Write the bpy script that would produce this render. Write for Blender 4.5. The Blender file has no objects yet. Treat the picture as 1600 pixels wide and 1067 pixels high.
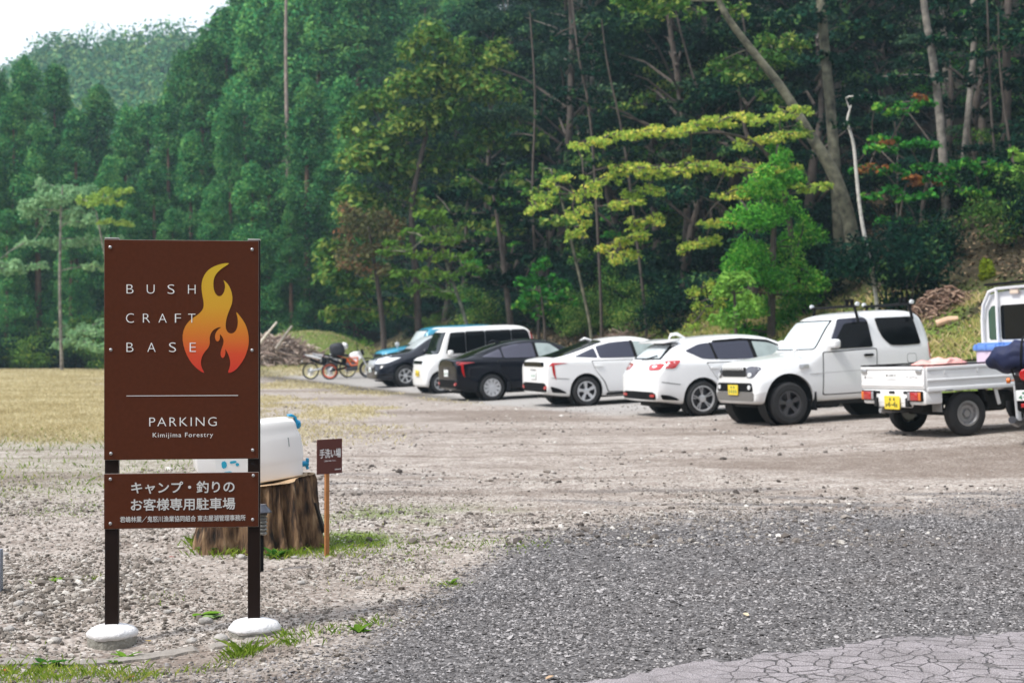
import bpy, bmesh, math, random
import numpy as np
from mathutils import Vector, Matrix
from mathutils.bvhtree import BVHTree
R = math.radians
sc = bpy.context.scene
COL = sc.collection
rng = np.random.default_rng(7)
F, HY, EYE = 2222.0, 540.0, 1.35

# ------------------------------------------------------------------ terrain
def smooth_noise(x, y, seed=0):
    x = np.asarray(x, float); y = np.asarray(y, float)
    xi = np.floor(x).astype(np.int64); yi = np.floor(y).astype(np.int64)
    fx = x - xi; fy = y - yi
    fx = fx * fx * (3 - 2 * fx); fy = fy * fy * (3 - 2 * fy)
    def h(a, b):
        n = (a * 374761393 + b * 668265263 + seed * 974634777) & 0x7fffffff
        n = ((n ^ (n >> 13)) * 1274126177) & 0x7fffffff
        return ((n ^ (n >> 16)) & 0xffff) / 65535.0
    return (h(xi, yi) * (1 - fx) + h(xi + 1, yi) * fx) * (1 - fy) + (h(xi, yi + 1) * (1 - fx) + h(xi + 1, yi + 1) * fx) * fy
def fbm(x, y, s, seed=0, o=4):
    v = 0; a = .5; t = 0
    for k in range(o):
        v = v + a * smooth_noise(np.asarray(x) / s, np.asarray(y) / s, seed + k); t += a; a *= .5; s *= .5
    return v / t
def sd(x, y):
    return (x - 5.9) * .947 + (y - 18.3) * .32
def ground(x, y):
    x = np.asarray(x, float); y = np.asarray(y, float)
    s = sd(x, y)
    k = np.clip((y - 9) / 6, 0, 1)
    z = .045 * np.clip(s + 1, 0, 5.5) * k
    t = np.maximum(0, s - 4.6)
    z = z + .45 * t * t / (t + 1.2) * k * (1 - .7 * np.clip((y - 140) / 90, 0, 1))
    z = z + .13 * np.exp(-((x - 7) ** 2 + (y - 18.3) ** 2) / 16)
    u = np.maximum(0, y - 84); u2 = np.minimum(u, 176)
    z = z + .00170 * u2 * u2 * (1 - .22 * np.clip((-84 - x) / 14, 0, 1)) - .12 * np.maximum(0, u - 176)
    z = z + 1.9 * np.exp(-(((x + 10.6) / 3.6) ** 2 + ((y - 73) / 3.2) ** 2) ** 1.3)
    z = z + .35 * np.exp(-(((x + 11.5) / 4.0) ** 2 + ((y - 68) / 3.5) ** 2))
    far = np.clip((y - 84) / 60, 0, 1) + np.clip((s - 6) / 10, 0, 1)
    z = z + far * (fbm(x, y, 14, 3) - .5) * 2.0
    z = z - .022 * np.exp(-(((x + 2.0) / .35) ** 2 + ((y - 6.7) / .45) ** 2)) - .085 * np.exp(-(((x + 1.75) / 1.1) ** 2 + ((y - 6.6) / .9) ** 2))
    near = np.clip((26 - y) / 8, 0, 1)
    z = z + near * ((fbm(x, y, .9, 11) - .5) * .045 + (fbm(x, y, .25, 15, 2) - .5) * .016)
    return z
def G(x, y): return float(ground(x, y))
def P(px, py, d):
    return Vector(((px - 800) * d / F, d, EYE - (py - HY) * d / F))
def hit(px, py):
    """the point of the terrain seen at a pixel of the photograph"""
    lo = 4.0; d = lo
    while d < 300:
        p = P(px, py, d)
        if p.z <= G(p.x, p.y): break
        lo = d; d *= 1.01
    hi = d
    for _ in range(25):
        m = (lo + hi) / 2; p = P(px, py, m)
        if p.z <= G(p.x, p.y): hi = m
        else: lo = m
    return P(px, py, hi)

# ------------------------------------------------------------------ helpers
def link(o, parent=None):
    COL.objects.link(o)
    if parent is not None: o.parent = parent
    return o
def tag(o, label=None, cat=None, group=None, kind=None):
    if label: o['label'] = label
    if cat: o['category'] = cat
    if group: o['group'] = group
    if kind: o['kind'] = kind
    return o
def thing(name, label, cat, loc=(0, 0, 0), rz=0, group=None):
    o = bpy.data.objects.new(name, None); o.empty_display_size = .1
    o.location = loc; o.rotation_euler = (0, 0, rz)
    link(o); return tag(o, label, cat, group)
def np_mesh(name, v, f, mats, smooth=False):
    v = np.asarray(v, np.float32); f = np.asarray(f, np.int32); n = f.shape[1]
    me = bpy.data.meshes.new(name)
    me.vertices.add(len(v)); me.vertices.foreach_set('co', v.ravel())
    me.loops.add(f.size); me.loops.foreach_set('vertex_index', f.ravel())
    me.polygons.add(len(f)); me.polygons.foreach_set('loop_start', np.arange(0, f.size, n, dtype=np.int32))
    me.polygons.foreach_set('use_smooth', np.full(len(f), smooth))
    for m in (mats if isinstance(mats, (list, tuple)) else [mats]): me.materials.append(m)
    me.update(calc_edges=True); return me
def set_sharp(bm, ang=38):
    for f in bm.faces: f.smooth = True
    for e in bm.edges:
        if len(e.link_faces) == 2 and e.calc_face_angle(0) > R(ang): e.smooth = False
def fin(bm, name, mat, parent=None, sharp=38, loc=None):
    bmesh.ops.recalc_face_normals(bm, faces=bm.faces[:])
    set_sharp(bm, sharp)
    me = bpy.data.meshes.new(name); bm.to_mesh(me); bm.free()
    for m in (mat if isinstance(mat, (list, tuple)) else [mat]): me.materials.append(m)
    o = bpy.data.objects.new(name, me)
    if loc is not None: o.location = loc
    return link(o, parent)
def B(): return bmesh.new()
def box(bm, c, s, bev=0, rot=None, seg=2):
    r = bmesh.ops.create_cube(bm, size=1)
    vs = r['verts']
    for v in vs: v.co = Vector((v.co.x * s[0], v.co.y * s[1], v.co.z * s[2]))
    if bev > 0:
        es = list({e for v in vs for e in v.link_edges})
        rr = bmesh.ops.bevel(bm, geom=es, offset=bev, segments=seg, affect='EDGES', profile=.5)
        vs = list({v for f in rr['faces'] for v in f.verts} | {v for v in vs if v.is_valid})
    for v in vs:
        if rot is not None: v.co = rot @ v.co
        v.co += Vector(c)
    return vs
def tube(bm, pts, rad, n=8, cap=True):
    pts = [Vector(p) for p in pts]
    if not isinstance(rad, (list, tuple)): rad = [rad] * len(pts)
    rings = []
    up = Vector((0, 0, 1))
    t0 = (pts[1] - pts[0]).normalized()
    a = t0.cross(up)
    if a.length < .1: a = t0.cross(Vector((1, 0, 0)))
    a.normalize()
    for i, p in enumerate(pts):
        t = (pts[min(i + 1, len(pts) - 1)] - pts[max(i - 1, 0)]).normalized()
        a = (a - t * a.dot(t)).normalized(); b = t.cross(a)
        rings.append([bm.verts.new(p + (a * math.cos(2 * math.pi * k / n) + b * math.sin(2 * math.pi * k / n)) * rad[i]) for k in range(n)])
    for i in range(len(rings) - 1):
        for k in range(n):
            bm.faces.new((rings[i][k], rings[i][(k + 1) % n], rings[i + 1][(k + 1) % n], rings[i + 1][k]))
    if cap: bm.faces.new(rings[0][::-1]); bm.faces.new(rings[-1])
def lathe(bm, prof, n=24, axis='z', c=(0, 0, 0), closed=False):
    """prof: list of (r, h)"""
    rings = []; c = Vector(c)
    def pt(r, h, a):
        if axis == 'z': return c + Vector((r * math.cos(a), r * math.sin(a), h))
        return c + Vector((r * math.cos(a), h, r * math.sin(a)))
    for r, h in prof:
        if r < 1e-6: rings.append([bm.verts.new(pt(0, h, 0))])
        else: rings.append([bm.verts.new(pt(r, h, 2 * math.pi * k / n)) for k in range(n)])
    m = len(rings)
    for i in range(m if closed else m - 1):
        A, Bq = rings[i], rings[(i + 1) % m]
        for k in range(n):
            k2 = (k + 1) % n
            if len(A) == 1 and len(Bq) == 1: continue
            if len(A) == 1: bm.faces.new((A[0], Bq[k2], Bq[k]))
            elif len(Bq) == 1: bm.faces.new((A[k], A[k2], Bq[0]))
            else: bm.faces.new((A[k], A[k2], Bq[k2], Bq[k]))
def prism(bm, poly, d0, d1, to3):
    """poly of 2D points, extruded between depths d0 and d1; to3(u, v, d) -> 3D"""
    a = [bm.verts.new(to3(u, v, d0)) for u, v in poly]
    b = [bm.verts.new(to3(u, v, d1)) for u, v in poly]
    n = len(poly)
    for i in range(n): bm.faces.new((a[i], a[(i + 1) % n], b[(i + 1) % n], b[i]))
    from mathutils.geometry import tessellate_polygon
    for t in tessellate_polygon([[Vector((u, v, 0)) for u, v in poly]]):
        bm.faces.new([a[i] for i in t]); bm.faces.new([b[i] for i in t][::-1])
def roundpoly(p, r=.05, n=4):
    out = []; m = len(p)
    for i in range(m):
        a, b, c = Vector(p[i - 1]), Vector(p[i]), Vector(p[(i + 1) % m])
        d1 = min(r, .45 * (a - b).length); d2 = min(r, .45 * (c - b).length)
        s, e = b + (a - b).normalized() * d1, b + (c - b).normalized() * d2
        for k in range(n + 1):
            t = k / n; q = s * (1 - t) ** 2 + b * 2 * t * (1 - t) + e * t * t; out.append((q.x, q.y))
    return out
def chaikin(p, it=2, closed=True):
    p = [tuple(q) for q in p]
    for _ in range(it):
        o = []
        n = len(p)
        for i in range(n if closed else n - 1):
            a, b = p[i], p[(i + 1) % n]
            o.append(tuple(.75 * a[k] + .25 * b[k] for k in range(len(a))))
            o.append(tuple(.25 * a[k] + .75 * b[k] for k in range(len(a))))
        if not closed: o = [p[0]] + o + [p[-1]]
        p = o
    return p

# ------------------------------------------------------------------ materials
def new_mat(name):
    m = bpy.data.materials.new(name); m.use_nodes = True
    nt = m.node_tree; b = nt.nodes['Principled BSDF']
    return m, nt, b
def mat(name, c, rough=.5, metal=0, coat=0, noise=0, nscale=8, bump=0, bscale=40, spec=.5, trans=0):
    m, nt, b = new_mat(name)
    b.inputs['Base Color'].default_value = (*c, 1); b.inputs['Roughness'].default_value = rough
    b.inputs['Metallic'].default_value = metal; b.inputs['Coat Weight'].default_value = coat
    b.inputs['Coat Roughness'].default_value = .05
    b.inputs['Specular IOR Level'].default_value = spec
    if noise or bump:
        tc = nt.nodes.new('ShaderNodeTexCoord')
    if noise:
        n = nt.nodes.new('ShaderNodeTexNoise'); n.inputs['Scale'].default_value = nscale; n.inputs['Detail'].default_value = 5
        nt.links.new(tc.outputs['Object'], n.inputs['Vector'])
        r = nt.nodes.new('ShaderNodeMapRange'); r.inputs[1].default_value = .25; r.inputs[2].default_value = .75
        r.inputs[3].default_value = 1 - noise; r.inputs[4].default_value = 1 + noise
        nt.links.new(n.outputs['Fac'], r.inputs[0])
        x = nt.nodes.new('ShaderNodeVectorMath'); x.operation = 'SCALE'; x.inputs[0].default_value = c
        nt.links.new(r.outputs[0], x.inputs['Scale']); nt.links.new(x.outputs[0], b.inputs['Base Color'])
    if bump:
        n = nt.nodes.new('ShaderNodeTexNoise'); n.inputs['Scale'].default_value = bscale; n.inputs['Detail'].default_value = 6
        nt.links.new(tc.outputs['Object'], n.inputs['Vector'])
        bp = nt.nodes.new('ShaderNodeBump'); bp.inputs['Strength'].default_value = bump; bp.inputs['Distance'].default_value = .02
        nt.links.new(n.outputs['Fac'], bp.inputs['Height']); nt.links.new(bp.outputs[0], b.inputs['Normal'])
    return m
def ramp(nt, fac, stops):
    r = nt.nodes.new('ShaderNodeValToRGB'); e = r.color_ramp.elements
    while len(e) < len(stops): e.new(.5)
    for i, (p, c) in enumerate(stops): e[i].position = p; e[i].color = (*c, 1)
    nt.links.new(fac, r.inputs[0]); return r.outputs[0]
def leaf_mat(name, c1, c2, c3=None, trans=.35, var=.5, patch=0):
    """c1..c2 mixed leaf by leaf and clump by clump; c3 is the odd turned leaf"""
    m, nt, b = new_mat(name)
    g = nt.nodes.new('ShaderNodeNewGeometry'); oi = nt.nodes.new('ShaderNodeObjectInfo'); tc = nt.nodes.new('ShaderNodeTexCoord')
    n = nt.nodes.new('ShaderNodeTexNoise'); n.inputs['Scale'].default_value = .45; n.inputs['Detail'].default_value = 2
    nt.links.new(tc.outputs['Object'], n.inputs['Vector'])
    a = nt.nodes.new('ShaderNodeMath'); a.operation = 'MULTIPLY_ADD'; a.inputs[1].default_value = var; nt.links.new(g.outputs['Random Per Island'], a.inputs[0])
    s = nt.nodes.new('ShaderNodeMath'); s.operation = 'MULTIPLY_ADD'; s.inputs[1].default_value = 1.2; s.inputs[2].default_value = -.35
    nt.links.new(n.outputs['Fac'], s.inputs[0]); nt.links.new(s.outputs[0], a.inputs[2])
    st = [(.1, c1), (.8, c2)]
    if c3: st.append((.985, c3))
    col = ramp(nt, a.outputs[0], st)
    mr = nt.nodes.new('ShaderNodeMapRange'); mr.inputs[3].default_value = .75; mr.inputs[4].default_value = 1.25
    nt.links.new(oi.outputs['Random'], mr.inputs[0])
    x = nt.nodes.new('ShaderNodeVectorMath'); x.operation = 'SCALE'
    nt.links.new(col, x.inputs[0]); nt.links.new(mr.outputs[0], x.inputs['Scale'])
    df = nt.nodes.new('ShaderNodeBsdfDiffuse'); tr = nt.nodes.new('ShaderNodeBsdfTranslucent'); mx = nt.nodes.new('ShaderNodeMixShader')
    mx.inputs[0].default_value = trans
    nt.links.new(x.outputs[0], df.inputs[0]); nt.links.new(x.outputs[0], tr.inputs[0])
    nt.links.new(df.outputs[0], mx.inputs[1]); nt.links.new(tr.outputs[0], mx.inputs[2])
    nt.links.new(mx.outputs[0], nt.nodes['Material Output'].inputs[0])
    nt.nodes.remove(b)
    return m
def stone_mat(name, c1, c2, c3, rough=.85):
    m, nt, b = new_mat(name)
    g = nt.nodes.new('ShaderNodeNewGeometry')
    nt.links.new(ramp(nt, g.outputs['Random Per Island'], [(0, c1), (.6, c2), (1, c3)]), b.inputs['Base Color'])
    b.inputs['Roughness'].default_value = rough
    return m
white_paint = mat('white_paint', (.84, .84, .84), .32, coat=.6)
pearl_paint = mat('pearl_white_paint', (.82, .83, .84), .3, coat=.8)
jimny_paint = mat('silvery_white_paint', (.76, .77, .78), .3, coat=.7)
black_paint = mat('black_paint', (.004, .005, .010), .2, coat=.35, spec=.1)
navy_paint = mat('dark_navy_paint', (.006, .008, .016), .22, coat=.6, spec=.3)
blue_paint = mat('sky_blue_paint', (.02, .27, .42), .3, coat=.7)
grey_paint = mat('dusty_white_paint', (.74, .75, .76), .4, coat=.3, noise=.06, nscale=3)
dark_glass = mat('dark_glass', (.004, .005, .006), .06, spec=.14)
tint_glass = mat('tinted_glass', (.035, .038, .06), .06, spec=.4)
pale_sheen_glass = mat('pale_sheen_glass', (.30, .36, .35), .08, spec=.8, noise=.3, nscale=2.5)  # grey-green tone stands for daylight reflected in and seen through the panes
sky_sheen_glass = mat('sky_sheen_glass', (.50, .55, .57), .08, spec=.8, noise=.22, nscale=1.6)  # whitish base colour stands for sky reflected in the panes
plastic = mat('black_plastic', (.012, .012, .013), .6, spec=.04)
rubber = mat('tyre_rubber', (.018, .018, .019), .8, noise=.2, nscale=30)
under = mat('underbody', (.01, .01, .01), .9)
silver = mat('silver_alloy', (.62, .63, .65), .35, metal=.6)
dark_alloy = mat('dark_alloy', (.10, .10, .11), .35, metal=.7)
steel = mat('galvanised_steel', (.5, .5, .51), .4, metal=.8)
red_lens = mat('red_lens', (.42, .012, .012), .15, coat=1)
orange_lens = mat('orange_lens', (.7, .16, .01), .2, coat=1)
clear_lens = mat('clear_lens', (.72, .75, .78), .12, coat=1)
yellow_plate = mat('yellow_plate', (.80, .60, .04), .5)
white_plate = mat('white_plate', (.8, .82, .82), .5)
green_ink = mat('green_ink', (.02, .18, .08), .6)
black_ink = mat('black_ink', (.015, .015, .02), .6)
white_ink = mat('white_ink', (.85, .85, .85), .6)
# ------------------------------------------------------------------ vehicles
def conform(bvh, poly, view, off, name, material, parent, cuts=3, rnd=1, skirt=.02):
    """a panel, pane or lamp of its own lying on the body: poly in the view's plane, cast on to the body surface"""
    poly = roundpoly(poly, .045 * rnd) if rnd else poly
    bm = B()
    vs = [bm.verts.new((u, v, 0)) for u, v in poly]
    f = bm.faces.new(vs)
    bmesh.ops.triangulate(bm, faces=[f])
    for _ in range(cuts + 2):
        es = [e for e in bm.edges if e.calc_length() > .10]
        if not es: break
        bmesh.ops.subdivide_edges(bm, edges=es, cuts=1, use_grid_fill=False)
        bmesh.ops.triangulate(bm, faces=bm.faces[:])
    dirs = {'y+': (0, -1, 0), 'y-': (0, 1, 0), 'x+': (-1, 0, 0), 'x-': (1, 0, 0), 'z': (0, 0, -1)}
    D = Vector(dirs[view]); last = None; miss = []
    for v in bm.verts:
        u, w = v.co.x, v.co.y
        o = {'y': Vector((u, 0, w)), 'x': Vector((0, u, w)), 'z': Vector((u, w, 0))}[view[0]] - D * 6
        h = bvh.ray_cast(o, D)
        if h[0] is None: miss.append((v, u, w)); continue
        q = h[0] - D * off
        v.co = q; last = q
    for v, u, w in miss:
        good = [g for g in bm.verts if g not in [m[0] for m in miss]]
        def k(g):
            return {'y': (g.co.x - u) ** 2 + (g.co.z - w) ** 2, 'x': (g.co.y - u) ** 2 + (g.co.z - w) ** 2, 'z': (g.co.x - u) ** 2 + (g.co.y - w) ** 2}[view[0]]
        if good: v.co = min(good, key=k).co.copy()
    bd = [e for e in bm.edges if e.is_boundary]
    ex = bmesh.ops.extrude_edge_only(bm, edges=bd)
    for g in ex['geom']:
        if isinstance(g, bmesh.types.BMVert): g.co += D * (skirt + off)
    return fin(bm, name, material, parent, 50)

def body_mesh(st, wells, mats, name, parent, Lf, sub=2):
    bm = B(); rings = []
    for (xf, bot, belt, top, w, wr) in st:
        x = Lf - xf
        h = top - bot
        if top > belt + .09:
            hp = [(0, bot), (w * .8, bot), (w * .95, bot + .03), (w, bot + min(.2, .3 * h)), (w * 1.0, bot + .55 * (belt - bot)), (w * .985, belt - .05), (w * .965, belt),
                  (wr + (w * .965 - wr) * .12, top - min(.13, .5 * (top - belt))), (wr * .94, top - .03), (wr * .55, top), (0, top + .01)]
        else:
            hp = [(0, bot), (w * .8, bot), (w * .95, bot + .03), (w, bot + min(.2, .3 * h)), (w * 1.0, bot + .55 * h), (w * .99, bot + .8 * h), (w * .975, top - .1 * h),
                  (w * .94, top - .05 * h), (w * .86, top - .02 * h), (w * .5, top), (0, top + .01)]
        ring = [(y, z) for y, z in hp] + [(-y, z) for y, z in hp[-2:0:-1]]
        rings.append([bm.verts.new((x, y, z)) for y, z in ring])
    n = len(rings[0])
    for i in range(len(rings) - 1):
        for k in range(n): bm.faces.new((rings[i][k], rings[i][(k + 1) % n], rings[i + 1][(k + 1) % n], rings[i + 1][k]))
    for rg, dx in ((rings[0], .0), (rings[-1], 0)):
        # cap of quads between mirrored points
        m = len(rg); half = m // 2
        for k in range(half):
            a, b2 = rg[k], rg[k + 1]; c, d = rg[(m - k - 1) % m], rg[(m - k) % m]
            vs = []
            for q in (a, b2, c, d):
                if q not in vs: vs.append(q)
            if len(vs) > 2: bm.faces.new(vs)
    bmesh.ops.recalc_face_normals(bm, faces=bm.faces[:])
    me = bpy.data.meshes.new(name); bm.to_mesh(me); bm.free()
    o = bpy.data.objects.new(name, me); COL.objects.link(o)
    s = o.modifiers.new('s', 'SUBSURF'); s.levels = sub; s.render_levels = sub
    cut = []
    for (xf, r, zc, y0, y1) in wells:
        cb = B(); lathe(cb, [(0, y0), (r, y0), (r, y1), (0, y1)], 40, 'y', (Lf - xf, 0, zc))
        bmesh.ops.recalc_face_normals(cb, faces=cb.faces[:])
        cm = bpy.data.meshes.new('c'); cb.to_mesh(cm); cb.free()
        co = bpy.data.objects.new('c', cm); COL.objects.link(co); cut.append(co)
        md = o.modifiers.new('b', 'BOOLEAN'); md.object = co; md.operation = 'DIFFERENCE'; md.solver = 'EXACT'
    dg = bpy.context.evaluated_depsgraph_get(); dg.update()
    me2 = bpy.data.meshes.new_from_object(o.evaluated_get(dg))
    for c in cut: bpy.data.objects.remove(c)
    bpy.data.objects.remove(o)
    bm = B(); bm.from_mesh(me2)
    bmesh.ops.triangulate(bm, faces=[f for f in bm.faces if len(f.verts) > 4])
    bvh = BVHTree.FromBMesh(bm)
    body = fin(bm, name, mats, parent, 32)
    return body, bvh

def wheel(parent, pos, r, wid, rr, style, rim_mat, side, n=10, cap=None):
    """side=+1: outer face towards local +y"""
    w = bpy.data.objects.new('wheel', None); w.empty_display_size = .1; w.location = pos; link(w, parent)
    if side < 0: w.rotation_euler = (0, 0, math.pi)
    h = wid / 2
    bm = B()
    lathe(bm, [(rr, -h * .8), (rr + .03, -h), (r - .045, -h), (r - .008, -h * .72), (r, -h * .45), (r, h * .45), (r - .008, h * .72), (r - .045, h * .98), (rr + .025, h), (rr + .002, h * .86), (rr - .01, h * .4)], 40, 'y', closed=True)
    fin(bm, 'tyre', rubber, w, 30)
    bm = B()
    # barrel and back disc
    lathe(bm, [(rr, h * .84), (rr - .018, h * .88), (rr - .03, h * .6), (rr - .04, -h * .3), (0, -h * .3)], 32, 'y')
    fin(bm, 'rim', dark_alloy if style != 'steel' else rim_mat, w, 30)
    bm = B()
    lathe(bm, [(rr + .002, h * .80), (rr + .002, h * .92), (rr - .022, h * .92), (rr - .03, h * .6)], 40, 'y')
    if style == 'steel':
        lathe(bm, [(rr - .03, h * .1), (rr * .80, h * .15), (rr * .66, h * .55), (rr * .45, h * .5), (rr * .36, h * .15), (0, h * .1)], 32, 'y')
        lathe(bm, [(.048, h * .1), (.045, h * .62), (0, h * .66)], 20, 'y')
        for k in range(12):
            a = 2 * math.pi * k / 12
            box(bm, (rr * .83 * math.cos(a), h * .2, rr * .83 * math.sin(a)), (.05, .03, .03), .006, Matrix.Rotation(-a, 3, 'Y'))
    else:
        lathe(bm, [(.07, h * .3), (.068, h * .72), (.04, h * .8), (0, h * .8)], 24, 'y')
        wd = {'thin': .028, 'twin': .020, 'wide': .075, 'petal': .07}[style]
        for k in range(n):
            a0 = 2 * math.pi * k / n + .2
            for da in ((-.13, .13) if style == 'twin' else (0,)):
                a = a0 + da; a2 = a0 + da * .45
                p0 = Vector((math.cos(a2) * .055, 0, math.sin(a2) * .055)); p1 = Vector((math.cos(a) * (rr - .012), 0, math.sin(a) * (rr - .012)))
                t = (p1 - p0).normalized(); s_ = Vector((-t.z, 0, t.x))
                w0, w1 = wd * .6, wd * (1.15 if style in ('wide', 'petal') else .9)
                if style == 'petal': w0, w1 = wd * .35, wd * .9
                vs = []
                for (p, ww, y1) in ((p0, w0, h * .74), (p1, w1, h * .86)):
                    for sg, yy in ((-1, y1), (1, y1), (1, y1 - .03), (-1, y1 - .03)):
                        vs.append(bm.verts.new(p + s_ * ww * .5 * sg + Vector((0, yy, 0))))
                for q in ((0, 1, 5, 4), (1, 2, 6, 5), (2, 3, 7, 6), (3, 0, 4, 7), (0, 3, 2, 1), (4, 5, 6, 7)): bm.faces.new([vs[i] for i in q])
    fin(bm, 'spokes' if style != 'steel' else 'wheel_disc', rim_mat, w, 30)
    return w

def rest_on_ground(root, local_ref, px_ref, heading, wb, tr, x0=0, dd=None):
    """put a vehicle so that one wheel's contact point is seen at px_ref; lie on the terrain"""
    tgt = hit(*px_ref) if dd is None else Vector(((px_ref[0] - 800) * dd / F, dd, 0))
    fw = Vector((math.cos(heading), math.sin(heading), 0)); lf = Vector((-fw.y, fw.x, 0))
    o = Vector((tgt.x, tgt.y, 0)) - fw * local_ref[0] - lf * local_ref[1]
    def gz(a, b): p = o + fw * a + lf * b; return G(p.x, p.y)
    zf = (gz(x0 + wb / 2, tr / 2) + gz(x0 + wb / 2, -tr / 2)) / 2; zr = (gz(x0 - wb / 2, tr / 2) + gz(x0 - wb / 2, -tr / 2)) / 2
    zl = (gz(x0 + wb / 2, tr / 2) + gz(x0 - wb / 2, tr / 2)) / 2; zq = (gz(x0 + wb / 2, -tr / 2) + gz(x0 - wb / 2, -tr / 2)) / 2
    X = (fw * wb + Vector((0, 0, zf - zr))).normalized(); Y = (lf * tr + Vector((0, 0, zl - zq))).normalized()
    Z = X.cross(Y).normalized(); Y = Z.cross(X)
    m = Matrix((X, Y, Z)).transposed()
    c = o + Vector((0, 0, (zf + zr) / 2 - x0 * (zf - zr) / wb))
    root.location = c; root.rotation_euler = m.to_euler()

def text_mesh(bm, s, x0, x1, z0, z1, to3, off=0, depth=.0012, stretch=True, sp=1):
    """letters as solid shapes filling the box x0..x1, z0..z1 of a panel's own plane"""
    c = bpy.data.curves.new('t', 'FONT'); c.body = s; c.size = 1; c.space_character = sp; c.offset = off; c.extrude = .01; c.resolution_u = 4
    o = bpy.data.objects.new('t', c); COL.objects.link(o)
    dg = bpy.context.evaluated_depsgraph_get(); dg.update()
    me = bpy.data.meshes.new_from_object(o.evaluated_get(dg))
    bpy.data.objects.remove(o)
    co = np.array([v.co[:] for v in me.vertices]); mn = co.min(0); mx = co.max(0)
    sx = (x1 - x0) / max(1e-6, mx[0] - mn[0]); sz = (z1 - z0) / max(1e-6, mx[1] - mn[1])
    if not stretch: sx = sz
    vs = [bm.verts.new(to3(x0 + (v[0] - mn[0]) * sx, z0 + (v[1] - mn[1]) * sz, depth * (v[2] - mn[2]) / max(1e-6, mx[2] - mn[2]))) for v in co]
    for p in me.polygons:
        try: bm.faces.new([vs[i] for i in p.vertices])
        except ValueError: pass

def plate(parent, c, ax, m, w=.33, h=.165, text=None, ink=None, tilt=0):
    """number plate facing local +x or -x"""
    bm = B(); box(bm, (0, 0, 0), (.012, w, h), .004, seg=1)
    o = fin(bm, 'number_plate', m, parent, loc=c)
    if text:
        bm = B()
        for (s, a, b2, z0, z1) in text:
            text_mesh(bm, s, a * w, b2 * w, z0 * h, z1 * h, (lambda u, v, d: Vector((ax * (.0065 + d), ax * u, v))), off=.03, depth=.002)
        q = fin(bm, 'digits', ink, o)
    return o

def car(name, label, cat, S, group='vehicles parked in a row on the gravel'):
    root = thing(name, label, cat, group=group)
    L = S['L']; wb = S['wb']; fo = S['fo']; Lf = fo + wb / 2; W = S['W']; r = S['r']; tr = W - S.get('tyre', .2) - .03
    wells = []
    for xf in (fo, fo + wb):
        wr_ = r + S.get('gap', .055)
        wells += [(xf, wr_, r + S.get('wz', .01), W / 2 - .30, W / 2 + .2), (xf, wr_, r + S.get('wz', .01), -W / 2 - .2, -W / 2 + .30)]
    body, bvh = body_mesh(S['st'], wells, S['paint'], 'body', root, Lf)
    # dark wheel-arch liners and floor
    for xf, rr_, zc, y0, y1 in wells:
        bm = B()
        ya, yb = (y0 + .004, W / 2 - .05) if y0 > 0 else (-W / 2 + .05, y1 - .004)
        inner = ya if y0 > 0 else yb
        outer = yb if y0 > 0 else ya
        lathe(bm, [(0, inner), (rr_ - .006, inner), (rr_ - .006, outer)], 40, 'y', (Lf - xf, 0, zc))
        fin(bm, 'wheel_arch_liner', under, root)
    bm = B(); zb = S.get('floor', .17)
    box(bm, (Lf - fo - wb / 2, 0, zb + .06), (wb - 2 * r - .14, W * .86, .12), .02)
    box(bm, (Lf - L / 2, 0, zb + .08), (L * .9, W * .5, .13), .03)
    fin(bm, 'underbody', under, root)
    for i, xf in enumerate((fo, fo + wb)):
        for sg in (1, -1):
            wheel(root, (Lf - xf, sg * tr / 2, r), r, S.get('tyre', .2), S['rr'], S['rim'], S['rimm'], sg, S.get('spokes', 10))
    def V(poly): return [(Lf - a, b) for a, b in poly]
    for poly in S.get('doors', ()):
        for sg in ('y+', 'y-'):
            cx = sum(p[0] for p in poly) / len(poly); cz = sum(p[1] for p in poly) / len(poly)
            big = [(a + (.016 if a > cx else -.016), b + (.016 if b > cz else -.016)) for a, b in poly]
            conform(bvh, V(big), sg, .004, 'door_gap', under, root, 3, 1)
            d = conform(bvh, V(poly), sg, .007, 'door', S['paint'], root, 3, 1)
            hx, hz = max(p[0] for p in poly) - .16, S['hz']
            conform(bvh, V([(hx - .09, hz - .02), (hx + .09, hz - .02), (hx + .09, hz + .02), (hx - .09, hz + .02)]), sg, .03, 'door_handle', S.get('handle', S['paint']), d, 0, 1)
    for (poly, m) in S.get('side_glass', ()):
        for sg in ('y+', 'y-'): conform(bvh, V(poly), sg, .014, 'side_window', m, root, 3, 1)
    for (nm, poly, m, off) in S.get('side_panels', ()):
        for sg in ('y+', 'y-'): conform(bvh, V(poly), sg, off, nm, m, root, 3, 1)
    for (nm, poly, m, view, off) in S.get('end_panels', ()):
        pp = V(poly) if view == 'z' else poly
        conform(bvh, pp, view, off, nm, m, root, 3, 1)
        if S.get('mirror_' + nm, True) and nm in ('headlight', 'tail_light', 'fog_lamp', 'rear_reflector', 'hood_vent', 'lamp_lens', 'tail_light_lens'):
            conform(bvh, [(a, -b) for a, b in pp] if view == 'z' else [(-a, b) for a, b in pp], view, off, nm, m, root, 3, 1)
    # door mirrors
    mx, mz = S['mirror']
    for sg in (1, -1):
        bm = B(); yy = sg * (W / 2 + .07)
        box(bm, (Lf - mx, yy, mz), (.13, .21, .15), .045, seg=3)
        box(bm, (Lf - mx - .02, sg * (W / 2 - .04), mz - .05), (.06, .14, .04), .01)
        mo = fin(bm, 'door_mirror', S['paint'], root)
        bm = B(); box(bm, (Lf - mx - .066, yy, mz), (.008, .17, .11), .003)
        fin(bm, 'mirror_glass', tint_glass, mo)
    if 'extra' in S: S['extra'](root, bvh, Lf, S)
    return root, (Lf, tr)

def glass_strip(parts, m): return [(p, m) for p in parts]

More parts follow.
